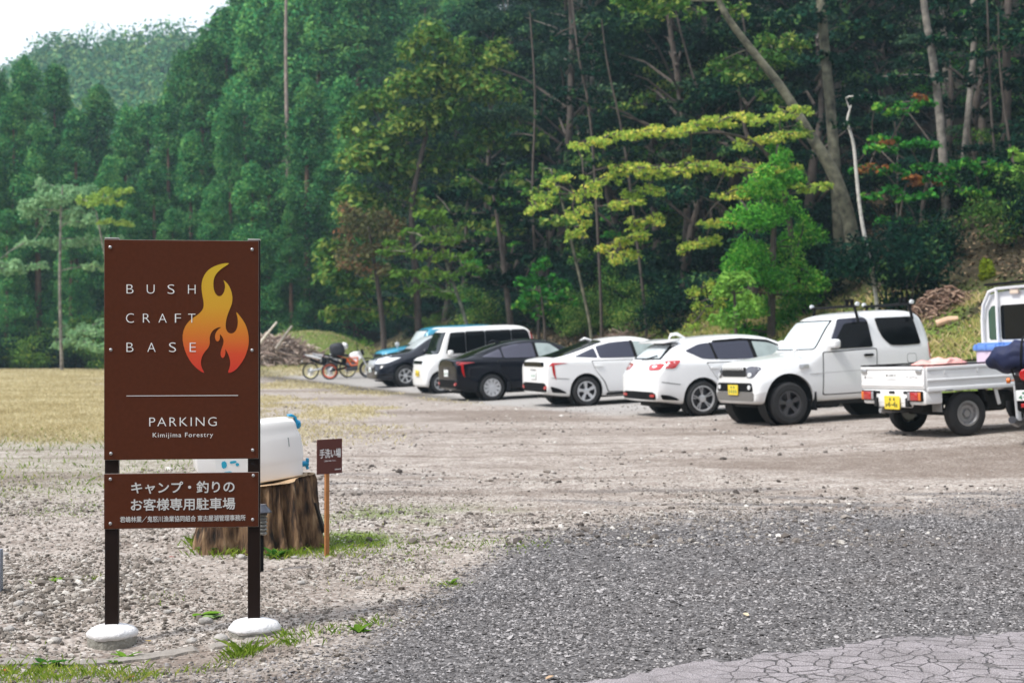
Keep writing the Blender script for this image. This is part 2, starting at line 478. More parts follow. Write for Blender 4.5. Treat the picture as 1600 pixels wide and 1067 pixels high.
# ---- white fastback and black fastback (same model, its own tables)
FB_ST = [(0, .30, .5, .50, .50, .4), (.05, .22, .55, .62, .70, .5), (.22, .19, .66, .74, .80, .6), (.6, .18, .80, .90, .86, .7), (1.1, .18, .93, 1.02, .88, .75), (1.3, .18, .95, 1.08, .88, .74),
         (1.75, .18, .955, 1.33, .88, .64), (2.15, .18, .96, 1.455, .88, .60), (2.6, .18, .97, 1.47, .88, .585), (3.1, .18, .98, 1.41, .88, .58), (3.6, .19, 1.00, 1.27, .875, .60), (4.05, .21, 1.03, 1.13, .86, .66),
         (4.33, .25, 1.0, 1.065, .84, .7), (4.46, .28, .97, 1.05, .81, .6), (4.52, .30, .9, 1.04, .79, .6), (4.54, .31, .85, 1.02, .76, .6)]
def fb_extra(colour, lamp_c):
    def ex(root, bvh, Lf, S):
        L = S['L']
        plate(root, (Lf - L - .015, 0, .70), -1, white_plate, text=[('･･ ･･', -.35, .35, -.28, .12)], ink=green_ink)
        bm = B(); tube(bm, [(Lf - 3.15, 0, 1.40), (Lf - 3.3, 0, 1.45), (Lf - 3.42, 0, 1.41)], [.03, .035, .01], 8); fin(bm, 'roof_antenna', S['paint'], root)
        bm = B(); box(bm, (Lf - L - .012, 0, .82), (.012, .34, .012), .003); fin(bm, 'emblem_bar', dark_alloy, root)
    return ex
def fb_spec(paint, sw, rimm, spokes, rim, white):
    S = dict(L=4.54, W=1.76, wb=2.70, fo=.95, r=.325, rr=.215, paint=paint, rim=rim, rimm=rimm, spokes=spokes, tyre=.2, hz=.86, mirror=(1.55, 1.0), st=FB_ST,
        doors=[[(1.42, .30), (2.42, .28), (2.47, .94), (1.45, .92)], [(2.46, .28), (3.14, .30), (3.22, .52), (3.42, .76), (3.5, .97), (2.5, .95)]],
        side_glass=[([(1.62, 1.0), (2.40, 1.01), (2.42, 1.36), (2.05, 1.33)], pale_sheen_glass), ([(2.48, 1.01), (3.30, 1.03), (3.30, 1.28), (2.95, 1.35), (2.50, 1.37)], sw), ([(3.34, 1.035), (3.86, 1.075), (3.35, 1.25)], sw)],
        side_panels=[('bumper_gap', [(4.04, .60), (4.44, .645), (4.44, .655), (4.04, .61)], under, .005), ('centre_pillar', [(2.405, 1.0), (2.485, 1.0), (2.50, 1.385), (2.42, 1.38)], plastic, .012), ('tail_light_side', [(4.28, .93), (4.50, .90), (4.50, .985), (4.28, .97), (4.05, .955)], red_lens, .008), ('sill', [(1.40, .215), (3.18, .215), (3.18, .27), (1.40, .27)], plastic, .008),
                     ('tail_light_strip', [(4.36, .93), (4.42, .93), (4.40, .72), (4.33, .58), (4.35, .72)], red_lens, .008)],
        end_panels=[('windshield', [(-.60, 1.10), (.60, 1.10), (.50, 1.42), (-.50, 1.42)], pale_sheen_glass, 'x+', .006),
                    ('rear_glass', [(3.1, -.50), (3.1, .50), (4.05, .60), (4.28, .55), (4.28, -.55), (4.05, -.60)], dark_glass, 'z', .008),
                    ('tailgate_glass', [(-.62, .89), (.62, .89), (.62, .99), (-.62, .99)], dark_glass, 'x-', .008),
                    ('rear_bumper', [(-.72, .345), (.72, .345), (.74, .47), (.62, .54), (-.62, .54), (-.74, .47)], plastic, 'x-', .012),
                    ('headlight', [(.45, .62), (.78, .70), (.76, .80), (.5, .70)], clear_lens, 'x+', .01),
                    ('grille', [(-.5, .36), (.5, .36), (.4, .50), (-.4, .50)], plastic, 'x+', .01),
                    ('rear_reflector', [(.60, .40), (.74, .41), (.74, .49), (.62, .46)], red_lens, 'x-', .02)],
        extra=fb_extra(paint, None))
    if white:
        S['side_panels'].append(('bumper_corner', [(4.10, .30), (4.42, .33), (4.47, .47), (4.3, .42), (4.14, .34)], plastic, .010))
    return S
# ---- five door hatchback
HB_ST = [(0, .30, .5, .60, .55, .4), (.05, .24, .6, .74, .72, .5), (.25, .20, .7, .84, .82, .6), (.7, .19, .8, .93, .87, .7), (1.15, .19, .9, 1.02, .885, .75), (1.35, .19, .94, 1.10, .885, .74),
         (1.75, .19, .95, 1.32, .885, .65), (2.1, .19, .96, 1.44, .885, .62), (2.6, .19, .97, 1.475, .885, .61), (3.1, .19, .98, 1.465, .885, .60), (3.6, .20, 1.0, 1.43, .88, .59), (3.95, .22, 1.03, 1.37, .86, .57),
         (4.12, .26, 1.03, 1.22, .84, .58), (4.26, .28, .99, 1.07, .83, .6), (4.36, .29, .85, .99, .81, .6), (4.43, .30, .8, .90, .78, .6), (4.46, .31, .7, .82, .73, .6)]
def hb_extra(root, bvh, Lf, S):
    L = S['L']
    plate(root, (Lf - 4.41, 0, .80), -1, white_plate, text=[('････', -.3, .3, -.28, .1)], ink=green_ink)
    bm = B(); box(bm, (Lf - 4.40, 0, .93), (.02, .42, .014), .004); fin(bm, 'plate_garnish', dark_alloy, root)
    bm = B(); tube(bm, [(Lf - 3.45, 0, 1.43), (Lf - 3.62, 0, 1.52), (Lf - 3.74, 0, 1.51), (Lf - 3.8, 0, 1.42)], [.02, .03, .03, .01], 8); fin(bm, 'roof_antenna', S['paint'], root)
    bm = B(); box(bm, (Lf - 3.99, 0, 1.395), (.34, 1.12, .035), .015, Matrix.Rotation(R(-7), 3, 'Y')); fin(bm, 'roof_spoiler', S['paint'], root)
    bm = B(); tube(bm, [(Lf - 4.33, .05, 1.06), (Lf - 4.28, -.20, 1.10), (Lf - 4.24, -.42, 1.14)], .012, 6); fin(bm, 'rear_wiper', plastic, root)
HB = dict(L=4.46, W=1.77, wb=2.67, fo=.89, r=.325, rr=.235, paint=pearl_paint, rim='twin', rimm=silver, spokes=5, tyre=.21, hz=.88, mirror=(1.55, 1.0), st=HB_ST,
    doors=[[(1.42, .30), (2.40, .28), (2.45, .94), (1.45, .92)], [(2.44, .28), (3.04, .30), (3.12, .52), (3.32, .76), (3.45, .97), (2.48, .95)]],
    side_glass=[([(1.62, 1.0), (2.38, 1.01), (2.40, 1.37), (2.05, 1.33)], pale_sheen_glass), ([(2.46, 1.01), (3.20, 1.03), (3.24, 1.35), (2.95, 1.37), (2.48, 1.38)], tint_glass), ([(3.26, 1.035), (3.52, 1.06), (3.80, 1.21), (3.5, 1.32), (3.28, 1.34)], tint_glass)],
    side_panels=[('bumper_gap', [(4.0, .60), (4.36, .66), (4.36, .67), (4.0, .61)], under, .005), ('centre_pillar', [(2.37, 1.005), (2.47, 1.005), (2.49, 1.385), (2.395, 1.38)], plastic, .012), ('rear_pillar', [(3.19, 1.03), (3.27, 1.03), (3.29, 1.34), (3.23, 1.35)], plastic, .012), ('tail_light_side', [(4.1, .90), (4.45, .92), (4.45, 1.04), (3.95, 1.05)], red_lens, .010), ('window_visor', [(1.75, 1.20), (2.05, 1.345), (2.6, 1.40), (3.2, 1.38), (3.2, 1.34), (2.6, 1.355), (2.08, 1.30)], plastic, .02),
                 ('bumper_corner', [(4.02, .31), (4.34, .34), (4.39, .44), (4.2, .41), (4.06, .35)], plastic, .010)],
    end_panels=[('windshield', [(-.60, 1.12), (.60, 1.12), (.52, 1.40), (-.52, 1.40)], pale_sheen_glass, 'x+', .006),
                ('rear_glass', [(-.52, 1.09), (.52, 1.09), (.42, 1.33), (-.42, 1.33)], sky_sheen_glass, 'x-', .016),
                ('glass_surround', [(-.60, 1.065), (.60, 1.065), (.50, 1.36), (-.50, 1.36)], dark_glass, 'x-', .008),
                ('tail_light', [(.36, .985), (.40, .90), (.50, .872), (.75, .885), (.78, .97), (.74, 1.0), (.5, .995)], red_lens, 'x-', .012),
                ('tail_light_lens', [(.50, .93), (.62, .92), (.64, .97), (.50, .97)], clear_lens, 'x-', .016),
                ('rear_bumper', [(-.70, .34), (.70, .34), (.72, .44), (.6, .48), (-.6, .48), (-.72, .44)], plastic, 'x-', .012),
                ('rear_reflector', [(.50, .39), (.68, .39), (.70, .44), (.52, .44)], red_lens, 'x-', .02),
                ('headlight', [(.45, .68), (.80, .72), (.78, .84), (.5, .78)], clear_lens, 'x+', .01),
                ('grille', [(-.42, .56), (.42, .56), (.38, .72), (-.38, .72)], plastic, 'x+', .01)],
    extra=hb_extra)
# ---- small white 4x4
KX_ST = [(0, .40, .6, .90, .62, .4), (.015, .37, .6, .99, .69, .5), (.07, .35, .7, 1.035, .73, .6), (.16, .34, .75, 1.05, .737, .62), (.5, .33, .8, 1.085, .737, .66), (1.0, .33, .95, 1.13, .737, .68), (1.16, .33, 1.10, 1.17, .737, .68),
         (1.30, .33, 1.16, 1.38, .737, .65), (1.52, .33, 1.17, 1.68, .737, .61), (1.70, .33, 1.18, 1.755, .737, .60), (2.2, .33, 1.18, 1.785, .737, .60), (2.8, .33, 1.18, 1.79, .737, .60), (3.14, .34, 1.18, 1.775, .73, .595),
         (3.26, .36, 1.18, 1.68, .72, .59), (3.34, .38, 1.16, 1.42, .70, .62), (3.38, .42, .9, 1.18, .68, .62), (3.395, .46, .8, 1.05, .64, .6)]
def kx_extra(root, bvh, Lf, S):
    # toothed grille
    bm = B()
    for k in range(11):
        y = -.33 + .066 * k
        prism(bm, [(y - .030, .962), (y + .030, .962), (y + .012, .905), (y + .004, .905)], Lf + .012, Lf + .024, lambda u, v, d: Vector((d, u, v)))
    fin(bm, 'grille_teeth', jimny_paint, root)
    plate(root, (Lf + .03, .0, .585), 1, yellow_plate, text=[('･･', -.2, .2, .15, .4), ('････', -.38, .38, -.35, .05)], ink=green_ink)
    # roof bars with clamps
    for i, xf in enumerate((1.95, 3.0)):
        bm = B(); z = 1.87
        tube(bm, [(Lf - xf, -.72, z), (Lf - xf, .72, z)], .022, 8)
        for sg in (-1, 1):
            tube(bm, [(Lf - xf, sg * .60, z), (Lf - xf, sg * .655, z - .12), (Lf - xf, sg * .70, z - .26)], .026, 6)
        ra = fin(bm, 'roof_bar', plastic, root)
        for sg in (-1, 1):
            bm = B(); lathe(bm, [(0, -.03), (.035, -.02), (.04, 0), (.035, .02), (0, .03)], 12, 'y', (Lf - xf, sg * .70, z + .03))
            fin(bm, 'bar_end_cap', clear_lens, ra)
        for dy in (.54, .40):
            bm = B(); box(bm, (Lf - xf, dy, z + .05), (.06, .04, .09), .012); box(bm, (Lf - xf, dy, z + .10), (.07, .05, .03), .01)
            fin(bm, 'ski_clamp', plastic, ra)
    bm = B(); box(bm, (Lf - 1.3, .70, .34), (.02, .03, .01)); bm.free()
    for sg in (1, -1):
        bm = B(); box(bm, (Lf - .60 - .47, sg * .64, .36), (.02, .22, .30), .004); fin(bm, 'mud_flap', plastic, root)
    bm = B(); box(bm, (Lf - .38 - .5, .735, .93), (.18, .012, .07), .004); box(bm, (Lf - .84, .742, .905), (.06, .012, .04), .004); fin(bm, 'fender_badge', silver, root)
    bm = B(); tube(bm, [(Lf - .78, .60, 1.08), (Lf - .80, .62, 1.20)], .012, 6); box(bm, (Lf - .80, .63, 1.20), (.05, .10, .05), .015); fin(bm, 'fender_mirror', jimny_paint, root)
    bm = B(); tube(bm, [(Lf - 1.20, -.1, 1.20), (Lf - 1.27, .42, 1.28)], .012, 5); tube(bm, [(Lf - 1.20, -.5, 1.20), (Lf - 1.26, -.12, 1.26)], .012, 5); fin(bm, 'windshield_wiper', plastic, root)
KX = dict(L=3.395, W=1.475, wb=2.25, fo=.60, r=.345, rr=.205, gap=.10, wz=.04, floor=.28, paint=jimny_paint, rim='wide', rimm=dark_alloy, spokes=5, tyre=.19, hz=1.06, handle=plastic, mirror=(1.42, 1.27), st=KX_ST,
    doors=[[(1.22, .46), (2.16, .46), (2.22, .60), (2.26, 1.15), (1.26, 1.13)]],
    side_glass=[([(1.40, 1.18), (2.20, 1.19), (2.17, 1.63), (2.10, 1.66), (1.66, 1.655)], dark_glass), ([(2.55, 1.20), (2.78, 1.19), (3.14, 1.20), (3.06, 1.66), (2.32, 1.66), (2.36, 1.46), (2.42, 1.32)], dark_glass)],
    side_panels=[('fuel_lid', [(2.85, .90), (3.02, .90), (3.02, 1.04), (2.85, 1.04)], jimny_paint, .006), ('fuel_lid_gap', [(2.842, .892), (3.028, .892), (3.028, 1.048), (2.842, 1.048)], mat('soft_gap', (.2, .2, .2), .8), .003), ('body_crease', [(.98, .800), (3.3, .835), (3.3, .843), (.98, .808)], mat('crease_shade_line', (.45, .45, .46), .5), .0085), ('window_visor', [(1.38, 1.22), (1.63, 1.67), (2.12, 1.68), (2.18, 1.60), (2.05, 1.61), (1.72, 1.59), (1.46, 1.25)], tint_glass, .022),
                 ('tail_light_side', [(3.30, .95), (3.385, .96), (3.37, 1.20), (3.30, 1.22)], red_lens, .012)],
    end_panels=[('windshield', [(-.58, 1.20), (.58, 1.20), (.52, 1.64), (-.52, 1.64)], sky_sheen_glass, 'x+', .018),
                ('windshield_seal', [(-.60, 1.185), (.60, 1.185), (.54, 1.66), (-.54, 1.66)], dark_glass, 'x+', .010),
                ('grille', [(-.40, .80), (.40, .80), (.40, .955), (-.40, .955)], under, 'x+', .006),
                ('headlight', [(.41, .79), (.58, .78), (.63, .84), (.63, .93), (.58, .97), (.46, .97), (.41, .93)], mat('smoked_lamp', (.10, .10, .12), .15, coat=1), 'x+', .012),
                ('lamp_lens', [(.47, .80), (.54, .80), (.56, .84), (.53, .87), (.47, .86)], clear_lens, 'x+', .022),
                ('bumper_opening', [(-.60, .56), (.60, .56), (.56, .70), (-.56, .70)], plastic, 'x+', .012),
                ('fog_lamp', [(.46, .60), (.52, .59), (.55, .63), (.52, .67), (.46, .66)], clear_lens, 'x+', .022),
                ('skid_plate', [(-.60, .41), (.60, .41), (.62, .55), (-.62, .55)], mat('bare_bumper_metal', (.22, .21, .20), .5, metal=.5), 'x+', .014),
                ('rear_glass', [(-.5, 1.2), (.5, 1.2), (.48, 1.6), (-.48, 1.6)], dark_glass, 'x-', .008)],
    extra=kx_extra)
# ---- boxy white minicar with black glazing
BX_ST = [(0, .25, .5, .72, .55, .4), (.03, .20, .6, .98, .70, .5), (.10, .18, .7, 1.03, .73, .6), (.34, .17, .9, 1.07, .735, .68), (.48, .17, 1.0, 1.14, .738, .68),
         (.56, .17, 1.02, 1.40, .738, .67), (.68, .17, 1.03, 1.74, .738, .66), (.84, .17, 1.03, 1.82, .738, .66), (1.8, .17, 1.03, 1.84, .738, .66), (2.6, .17, 1.03, 1.84, .738, .66), (3.05, .18, 1.03, 1.81, .735, .65),
         (3.25, .2, 1.03, 1.65, .73, .65), (3.34, .25, 1.0, 1.35, .72, .64), (3.38, .28, .9, 1.06, .70, .64), (3.395, .35, .8, .98, .66, .6)]
def bx_extra(root, bvh, Lf, S):
    plate(root, (Lf + .02, 0, .58), 1, yellow_plate, text=[('････', -.38, .38, -.35, .05)], ink=black_ink)
BX = dict(L=3.395, W=1.475, wb=2.5, fo=.46, r=.29, rr=.19, paint=white_paint, rim='twin', rimm=silver, spokes=6, tyre=.16, hz=.92, mirror=(.74, 1.12), st=BX_ST,
    doors=[[(.9, .28), (1.80, .27), (1.82, .99), (.92, .98)], [(1.86, .27), (2.62, .30), (2.78, .6), (2.8, .99), (1.88, .99)]],
    side_glass=[([(.64, 1.10), (1.23, 1.09), (1.23, 1.69), (.80, 1.68)], dark_glass), ([(1.24, 1.08), (1.81, 1.08), (1.81, 1.70), (1.24, 1.70)], dark_glass), ([(1.82, 1.08), (2.59, 1.08), (2.59, 1.70), (1.82, 1.70)], dark_glass), ([(2.60, 1.08), (3.22, 1.09), (3.12, 1.62), (3.02, 1.70), (2.60, 1.70)], dark_glass)],
    side_panels=[('tail_light_side', [(3.23, 1.20), (3.34, 1.22), (3.26, 1.72), (3.08, 1.76), (3.16, 1.66)], red_lens, .014), ('waist_line', [(1.0, .62), (2.7, .62), (2.7, .64), (1.0, .64)], dark_glass, .010), ('headlight', [(.07, .86), (.30, .90), (.42, 1.01), (.20, .98)], clear_lens, .012)],
    end_panels=[('windshield', [(-.62, 1.09), (.62, 1.09), (.60, 1.70), (-.60, 1.70)], dark_glass, 'x+', .008),
                ('grille', [(-.50, .84), (.50, .84), (.48, .93), (-.48, .93)], dark_glass, 'x+', .010),
                ('headlight', [(.40, .78), (.68, .80), (.67, .97), (.48, .95)], clear_lens, 'x+', .012),
                ('rear_glass', [(-.5, 1.15), (.5, 1.15), (.5, 1.65), (-.5, 1.65)], dark_glass, 'x-', .008)],
    extra=bx_extra)
# ---- dark SUV
SV_ST = [(0, .32, .5, .70, .60, .4), (.05, .26, .6, .88, .76, .5), (.22, .22, .7, 1.0, .84, .6), (.7, .21, .85, 1.07, .885, .7), (1.15, .21, 1.0, 1.13, .89, .75), (1.35, .21, 1.04, 1.22, .89, .74),
         (1.75, .21, 1.05, 1.50, .89, .68), (2.1, .21, 1.06, 1.63, .89, .66), (2.6, .21, 1.06, 1.68, .89, .66), (3.4, .21, 1.07, 1.68, .89, .66), (4.0, .23, 1.08, 1.63, .88, .65), (4.3, .27, 1.08, 1.45, .86, .64),
         (4.45, .32, 1.06, 1.2, .84, .62), (4.55, .34, .9, 1.05, .80, .6), (4.6, .42, .8, .95, .72, .6)]
def sv_extra(root, bvh, Lf, S):
    plate(root, (Lf + .02, 0, .58), 1, white_plate, text=[('････', -.38, .38, -.35, .05)], ink=green_ink)
SV = dict(L=4.6, W=1.79, wb=2.63, fo=.93, r=.355, rr=.225, paint=navy_paint, rim='petal', rimm=silver, spokes=6, tyre=.22, hz=.98, mirror=(1.60, 1.12), st=SV_ST,
    doors=[[(1.50, .36), (2.50, .36), (2.52, 1.02), (1.52, 1.01)], [(2.54, .36), (3.2, .38), (3.42, .7), (3.5, 1.04), (2.56, 1.03)]],
    side_glass=[([(1.66, 1.09), (2.46, 1.10), (2.46, 1.56), (2.0, 1.52)], pale_sheen_glass), ([(2.54, 1.10), (3.36, 1.11), (3.34, 1.56), (2.54, 1.57)], tint_glass), ([(3.42, 1.11), (4.1, 1.13), (3.98, 1.50), (3.42, 1.56)], tint_glass)],
    side_panels=[('headlight', [(.08, .84), (.46, .92), (.58, 1.03), (.22, .99)], clear_lens, .014), ('bumper_strip', [(.03, .40), (.5, .40), (.5, .43), (.03, .43)], plastic, .006)],
    end_panels=[('windshield', [(-.60, 1.20), (.60, 1.20), (.54, 1.60), (-.54, 1.60)], sky_sheen_glass, 'x+', .012),
                ('grille', [(-.40, .66), (.40, .66), (.46, .88), (-.46, .88)], silver, 'x+', .010),
                ('headlight', [(.46, .76), (.78, .78), (.80, .95), (.52, .94)], clear_lens, 'x+', .014),
                ('fog_lamp', [(.56, .44), (.66, .44), (.66, .53), (.56, .53)], clear_lens, 'x+', .012),
                ('rear_glass', [(-.5, 1.15), (.5, 1.15), (.5, 1.5), (-.5, 1.5)], dark_glass, 'x-', .008)],
    extra=sv_extra)
# ---- blue off-roader
OF_ST = [(0, .45, .6, .88, .70, .5), (.05, .40, .7, 1.08, .86, .6), (.2, .36, .8, 1.17, .92, .7), (.8, .34, .95, 1.24, .93, .75), (1.25, .34, 1.15, 1.27, .93, .78), (1.42, .34, 1.20, 1.42, .93, .77),
         (1.62, .34, 1.21, 1.78, .93, .74), (1.80, .34, 1.21, 1.87, .93, .73), (2.4, .34, 1.21, 1.90, .93, .73), (3.6, .34, 1.22, 1.90, .93, .73), (4.2, .36, 1.22, 1.87, .92, .72), (4.42, .4, 1.2, 1.6, .90, .72), (4.5, .45, 1.1, 1.25, .86, .7), (4.55, .52, 1.0, 1.12, .8, .7)]
def of_extra(root, bvh, Lf, S):
    bm = B(); lathe(bm, [(0, -.04), (.07, -.03), (.08, .02), (.07, .04), (0, .05)], 14, 'y', (Lf - .55, .72, 1.34)); tube(bm, [(Lf - .55, .72, 1.20), (Lf - .55, .72, 1.32)], .02, 6)
    fin(bm, 'fender_mirror', clear_lens, root)
OF = dict(L=4.55, W=1.87, wb=2.7, fo=.87, r=.38, rr=.22, gap=.09, wz=.03, floor=.3, paint=blue_paint, rim='wide', rimm=dark_alloy, spokes=6, tyre=.24, hz=1.1, mirror=(1.70, 1.30), st=OF_ST,
    doors=[[(1.50, .46), (2.55, .46), (2.6, 1.16), (1.52, 1.16)]],
    side_glass=[([(1.74, 1.26), (2.5, 1.26), (2.5, 1.72), (1.90, 1.72)], dark_glass), ([(2.8, 1.26), (4.1, 1.27), (4.05, 1.72), (2.8, 1.74)], dark_glass)],
    end_panels=[('windshield', [(-.66, 1.29), (.66, 1.29), (.62, 1.75), (-.62, 1.75)], sky_sheen_glass, 'x+', .018),
                ('windshield_seal', [(-.69, 1.27), (.69, 1.27), (.645, 1.78), (-.645, 1.78)], dark_glass, 'x+', .010),
                ('grille', [(-.5, .85), (.5, .85), (.5, 1.04), (-.5, 1.04)], plastic, 'x+', .010),
                ('headlight', [(.54, .86), (.74, .86), (.74, 1.02), (.54, 1.02)], clear_lens, 'x+', .012),
                ('rear_glass', [(-.6, 1.28), (.6, 1.28), (.6, 1.65), (-.6, 1.65)], dark_glass, 'x-', .008)],
    side_panels=[('roof_cap', [(1.62, 1.84), (1.7, 1.79), (4.2, 1.80), (4.3, 1.84)], white_paint, .006)],
    extra=of_extra)

HD = R(19.5)
def put(c, ref, px, heading, S, yaw=0):
    Lf, tr = c[1]
    x = ref[0] * S['wb'] / 2; y = ref[1] * (tr / 2 + S.get('tyre', .2) / 2)
    rest_on_ground(c[0], (x, y), px, heading, S['wb'], tr)
c_jim = car('off_road_car', 'small boxy white off-road car with black roof bars and yellow front plate', 'car', KX); put(c_jim, (1, 1), (1236, 664), HD + math.pi, KX)
c_hb = car('hatchback_car', 'white hatchback with red tail light, between the white fastback and the boxy white off-roader', 'car', HB); put(c_hb, (-1, -1), (1100, 650), HD, HB)
S1 = fb_spec(white_paint, tint_glass, silver, 5, 'wide', True)
c_wf = car('fastback_car', 'white fastback sedan with narrow black tail panel, parked beside the black fastback', 'car', S1); put(c_wf, (-1, -1), (918, 634.5), HD, S1)
S2 = fb_spec(black_paint, mat('violet_tinted_glass', (.045, .045, .07), .08, spec=.6), silver, 10, 'wide', False); S2['st'] = FB_ST
c_bf = car('fastback_car', 'glossy black fastback sedan with red tail lights and silver wheels', 'car', S2); put(c_bf, (-1, -1), (770.5, 626), HD, S2)
c_bx = car('minicar', 'tall boxy white minicar with black windows and red roof-high tail light', 'car', BX); put(c_bx, (1, 1), (690, 615), HD + math.pi, BX)
c_sv = car('suv', 'dark navy suv with large clear headlight and silver wheels', 'car', SV); put(c_sv, (1, 1), (635, 604.5), HD + math.pi, SV)
c_of = car('off_road_car', 'sky blue off-road car with upright windshield behind the dark suv', 'car', OF); put(c_of, (1, 1), (640, 599.5), HD + math.pi, OF)
# ------------------------------------------------------------------ small pickup truck
def make_truck():
    root = thing('pickup_truck', 'small white pickup truck with open cargo bed and yellow rear plate', 'truck', group='vehicles parked in a row on the gravel')
    W = 1.48; xr = -.66; xb = 1.42; zf = .66; zt = .935
    p = grey_paint
    # bed floor and ribs
    bm = B(); box(bm, ((xr + xb) / 2, 0, zf - .03), (xb - xr - .02, W - .06, .06), .008)
    for k in range(9): box(bm, ((xr + xb) / 2, -.6 + .15 * k, zf + .006), (xb - xr - .1, .05, .014), .004)
    fin(bm, 'bed_floor', p, root)
    # side gates: pressed panels with ledges
    for sg in (1, -1):
        bm = B(); y = sg * (W / 2 - .02)
        box(bm, ((xr + xb) / 2, y, (zf + zt) / 2 - .03), (xb - xr - .05, .03, zt - zf + .02), .006)
        box(bm, ((xr + xb) / 2, y + sg * .012, zt - .035), (xb - xr - .06, .03, .05), .01)
        box(bm, ((xr + xb) / 2, y + sg * .012, zf + .09), (xb - xr - .06, .028, .035), .01)
        box(bm, ((xr + xb) / 2, y + sg * .012, zf - .03), (xb - xr - .06, .03, .06), .01)
        for k in range(4): box(bm, (xr + .3 + k * .5, y + sg * .016, zt - .085), (.02, .024, .05), .004)
        g = fin(bm, 'side_gate', p, root)
        bm = B(); box(bm, ((xr + xb) / 2, y, zt + .006), (xb - xr - .05, .045, .02), .006); fin(bm, 'rubber_edge', plastic, g)
        bm = B()
        for k in (0.35, 1.55): box(bm, (xr + k, y + sg * .03, zf - .05), (.11, .02, .03), .006)
        fin(bm, 'hinge', steel, g)
    # tailgate
    bm = B(); x = xr + .005
    box(bm, (x, 0, (zf + zt) / 2 - .02), (.03, W - .04, zt - zf), .006)
    box(bm, (x - .012, 0, zt - .025), (.03, W - .06, .04), .008)
    box(bm, (x - .012, 0, zf + .03), (.026, W - .06, .045), .008)
    tg = fin(bm, 'tailgate', white_paint, root)
    bm = B(); box(bm, (x, 0, zt + .008), (.04, W - .04, .018), .006); fin(bm, 'rubber_edge', plastic, tg)
    bm = B()
    for sg in (1, -1): box(bm, (x - .028, sg * .63, zt - .065), (.014, .12, .055), .006)
    fin(bm, 'latch_plate', steel, tg)
    t3 = lambda u, v, d: Vector((x - .0165 - d, -u, v))
    bm = B(); text_mesh(bm, 'モ・ ﾊ モ・ｸ', -.12, .10, .80, .832, t3, off=.04, depth=.002)
    box(bm, (x - .017, .62, .79), (.003, .02, .035), 0)
    fin(bm, 'badge', black_ink, tg)
    bm = B()
    for k, y in enumerate((-.36, -.44, -.5, -.56)): box(bm, (x - .017, y, .80 - .008 * (k % 2)), (.003, .05, .018), 0)
    box(bm, (x - .017, .50, .788), (.003, .14, .01), 0); box(bm, (x - .017, 0, .765), (.003, .2, .012), 0)
    fin(bm, 'faded_marking', mat('faded_grey_ink', (.55, .55, .56), .6), tg)
    # rear bumper beam, lamps, plate
    bm = B(); box(bm, (xr + .03, 0, .53), (.08, W - .08, .20), .03, seg=3); box(bm, (xr + .03, 0, .44), (.07, .8, .10), .03)
    for sg in (1, -1): box(bm, (xr + .14, sg * (W / 2 - .05), .53), (.26, .05, .18), .02)
    rb = fin(bm, 'rear_bumper', white_paint, root)
    for y in (.34, .0, -.33):
        bm = B(); box(bm, (xr - .012, y, .592), (.02, .13, .035), .01); fin(bm, 'bumper_slot', under, rb)
    for sg in (1, -1):
        bm = B(); box(bm, (xr - .02, sg * .53, .545), (.04, .32, .135), .012); tl = fin(bm, 'tail_light', plastic, root)
        bm = B(); box(bm, (xr - .04, sg * .54, .545), (.02, .17, .11), .006); fin(bm, 'red_lens', red_lens, tl)
        bm = B(); box(bm, (xr - .04, sg * .655, .545), (.02, .05, .11), .006); fin(bm, 'amber_lens', orange_lens, tl)
        bm = B(); box(bm, (xr - .04, sg * .42, .545), (.02, .05, .11), .006); fin(bm, 'clear_lens', mat('grey_lens', (.3, .28, .3), .2, coat=1), tl)
    plate(root, (xr - .03, -.02, .455), -1, yellow_plate, .35, .18, text=[('･･', -.16, .22, .12, .38), ('ı4·4ı', -.40, .36, -.34, .06)], ink=mat('olive_ink', (.16, .15, .02), .6))
    bm = B(); tube(bm, [(xr + .4, .30, .33), (xr - .01, .30, .34)], .035, 12); fin(bm, 'tail_pipe', steel, root)
    bm = B()
    for sg in (1, -1): box(bm, (.6, sg * .36, .46), (2.6, .07, .12), .01)
    box(bm, (.0, 0, .30), (.10, 1.15, .10), .03); box(bm, (-.35, 0, .42), (.35, .9, .2), .03); box(bm, (.95, .3, .38), (.5, .5, .26), .04)
    box(bm, (.5, -.55, .42), (.30, .18, .20), .04); box(bm, (.3, -.62, .55), (.06, .1, .25), .01, Matrix.Rotation(R(-20), 3, 'Y'))
    fin(bm, 'chassis', under, root)
    bm = B(); box(bm, (.46, -.70, .52), (.05, .02, .28), .005, Matrix.Rotation(R(-14), 3, 'Y')); fin(bm, 'mud_guard_stay', white_paint, root)
    for sg in (1, -1):
        bm = B(); box(bm, (-.40, sg * .60, .46), (.015, .2, .26), .003); fin(bm, 'mud_flap', mat('grey_flap', (.25, .25, .25), .7), root)
    for x_, in ((0,), (1.95,)):
        for sg in (1, -1): wheel(root, (x_, sg * .63, .29), .29, .16, .165, 'steel', steel, sg)
    # cab
    st = [(0, .32, .8, .98, .70, .5), (.015, .30, .9, 1.06, .735, .6), (.06, .28, .98, 1.10, .75, .66), (.12, .28, 1.0, 1.22, .755, .67), (.30, .28, 1.0, 1.62, .755, .675), (.40, .28, 1.0, 1.80, .755, .68), (.52, .28, 1.0, 1.87, .755, .685), (.85, .28, 1.0, 1.885, .755, .685),
          (1.20, .36, 1.0, 1.89, .745, .69), (1.42, .5, 1.0, 1.89, .76, .70), (1.50, .52, 1.0, 1.89, .76, .70), (1.515, .54, 1.0, 1.88, .755, .695), (1.52, .55, 1.0, 1.87, .75, .69)]
    Lf = xb + 1.49
    body, bvh = body_mesh(st, [], p, 'cab', root, Lf)
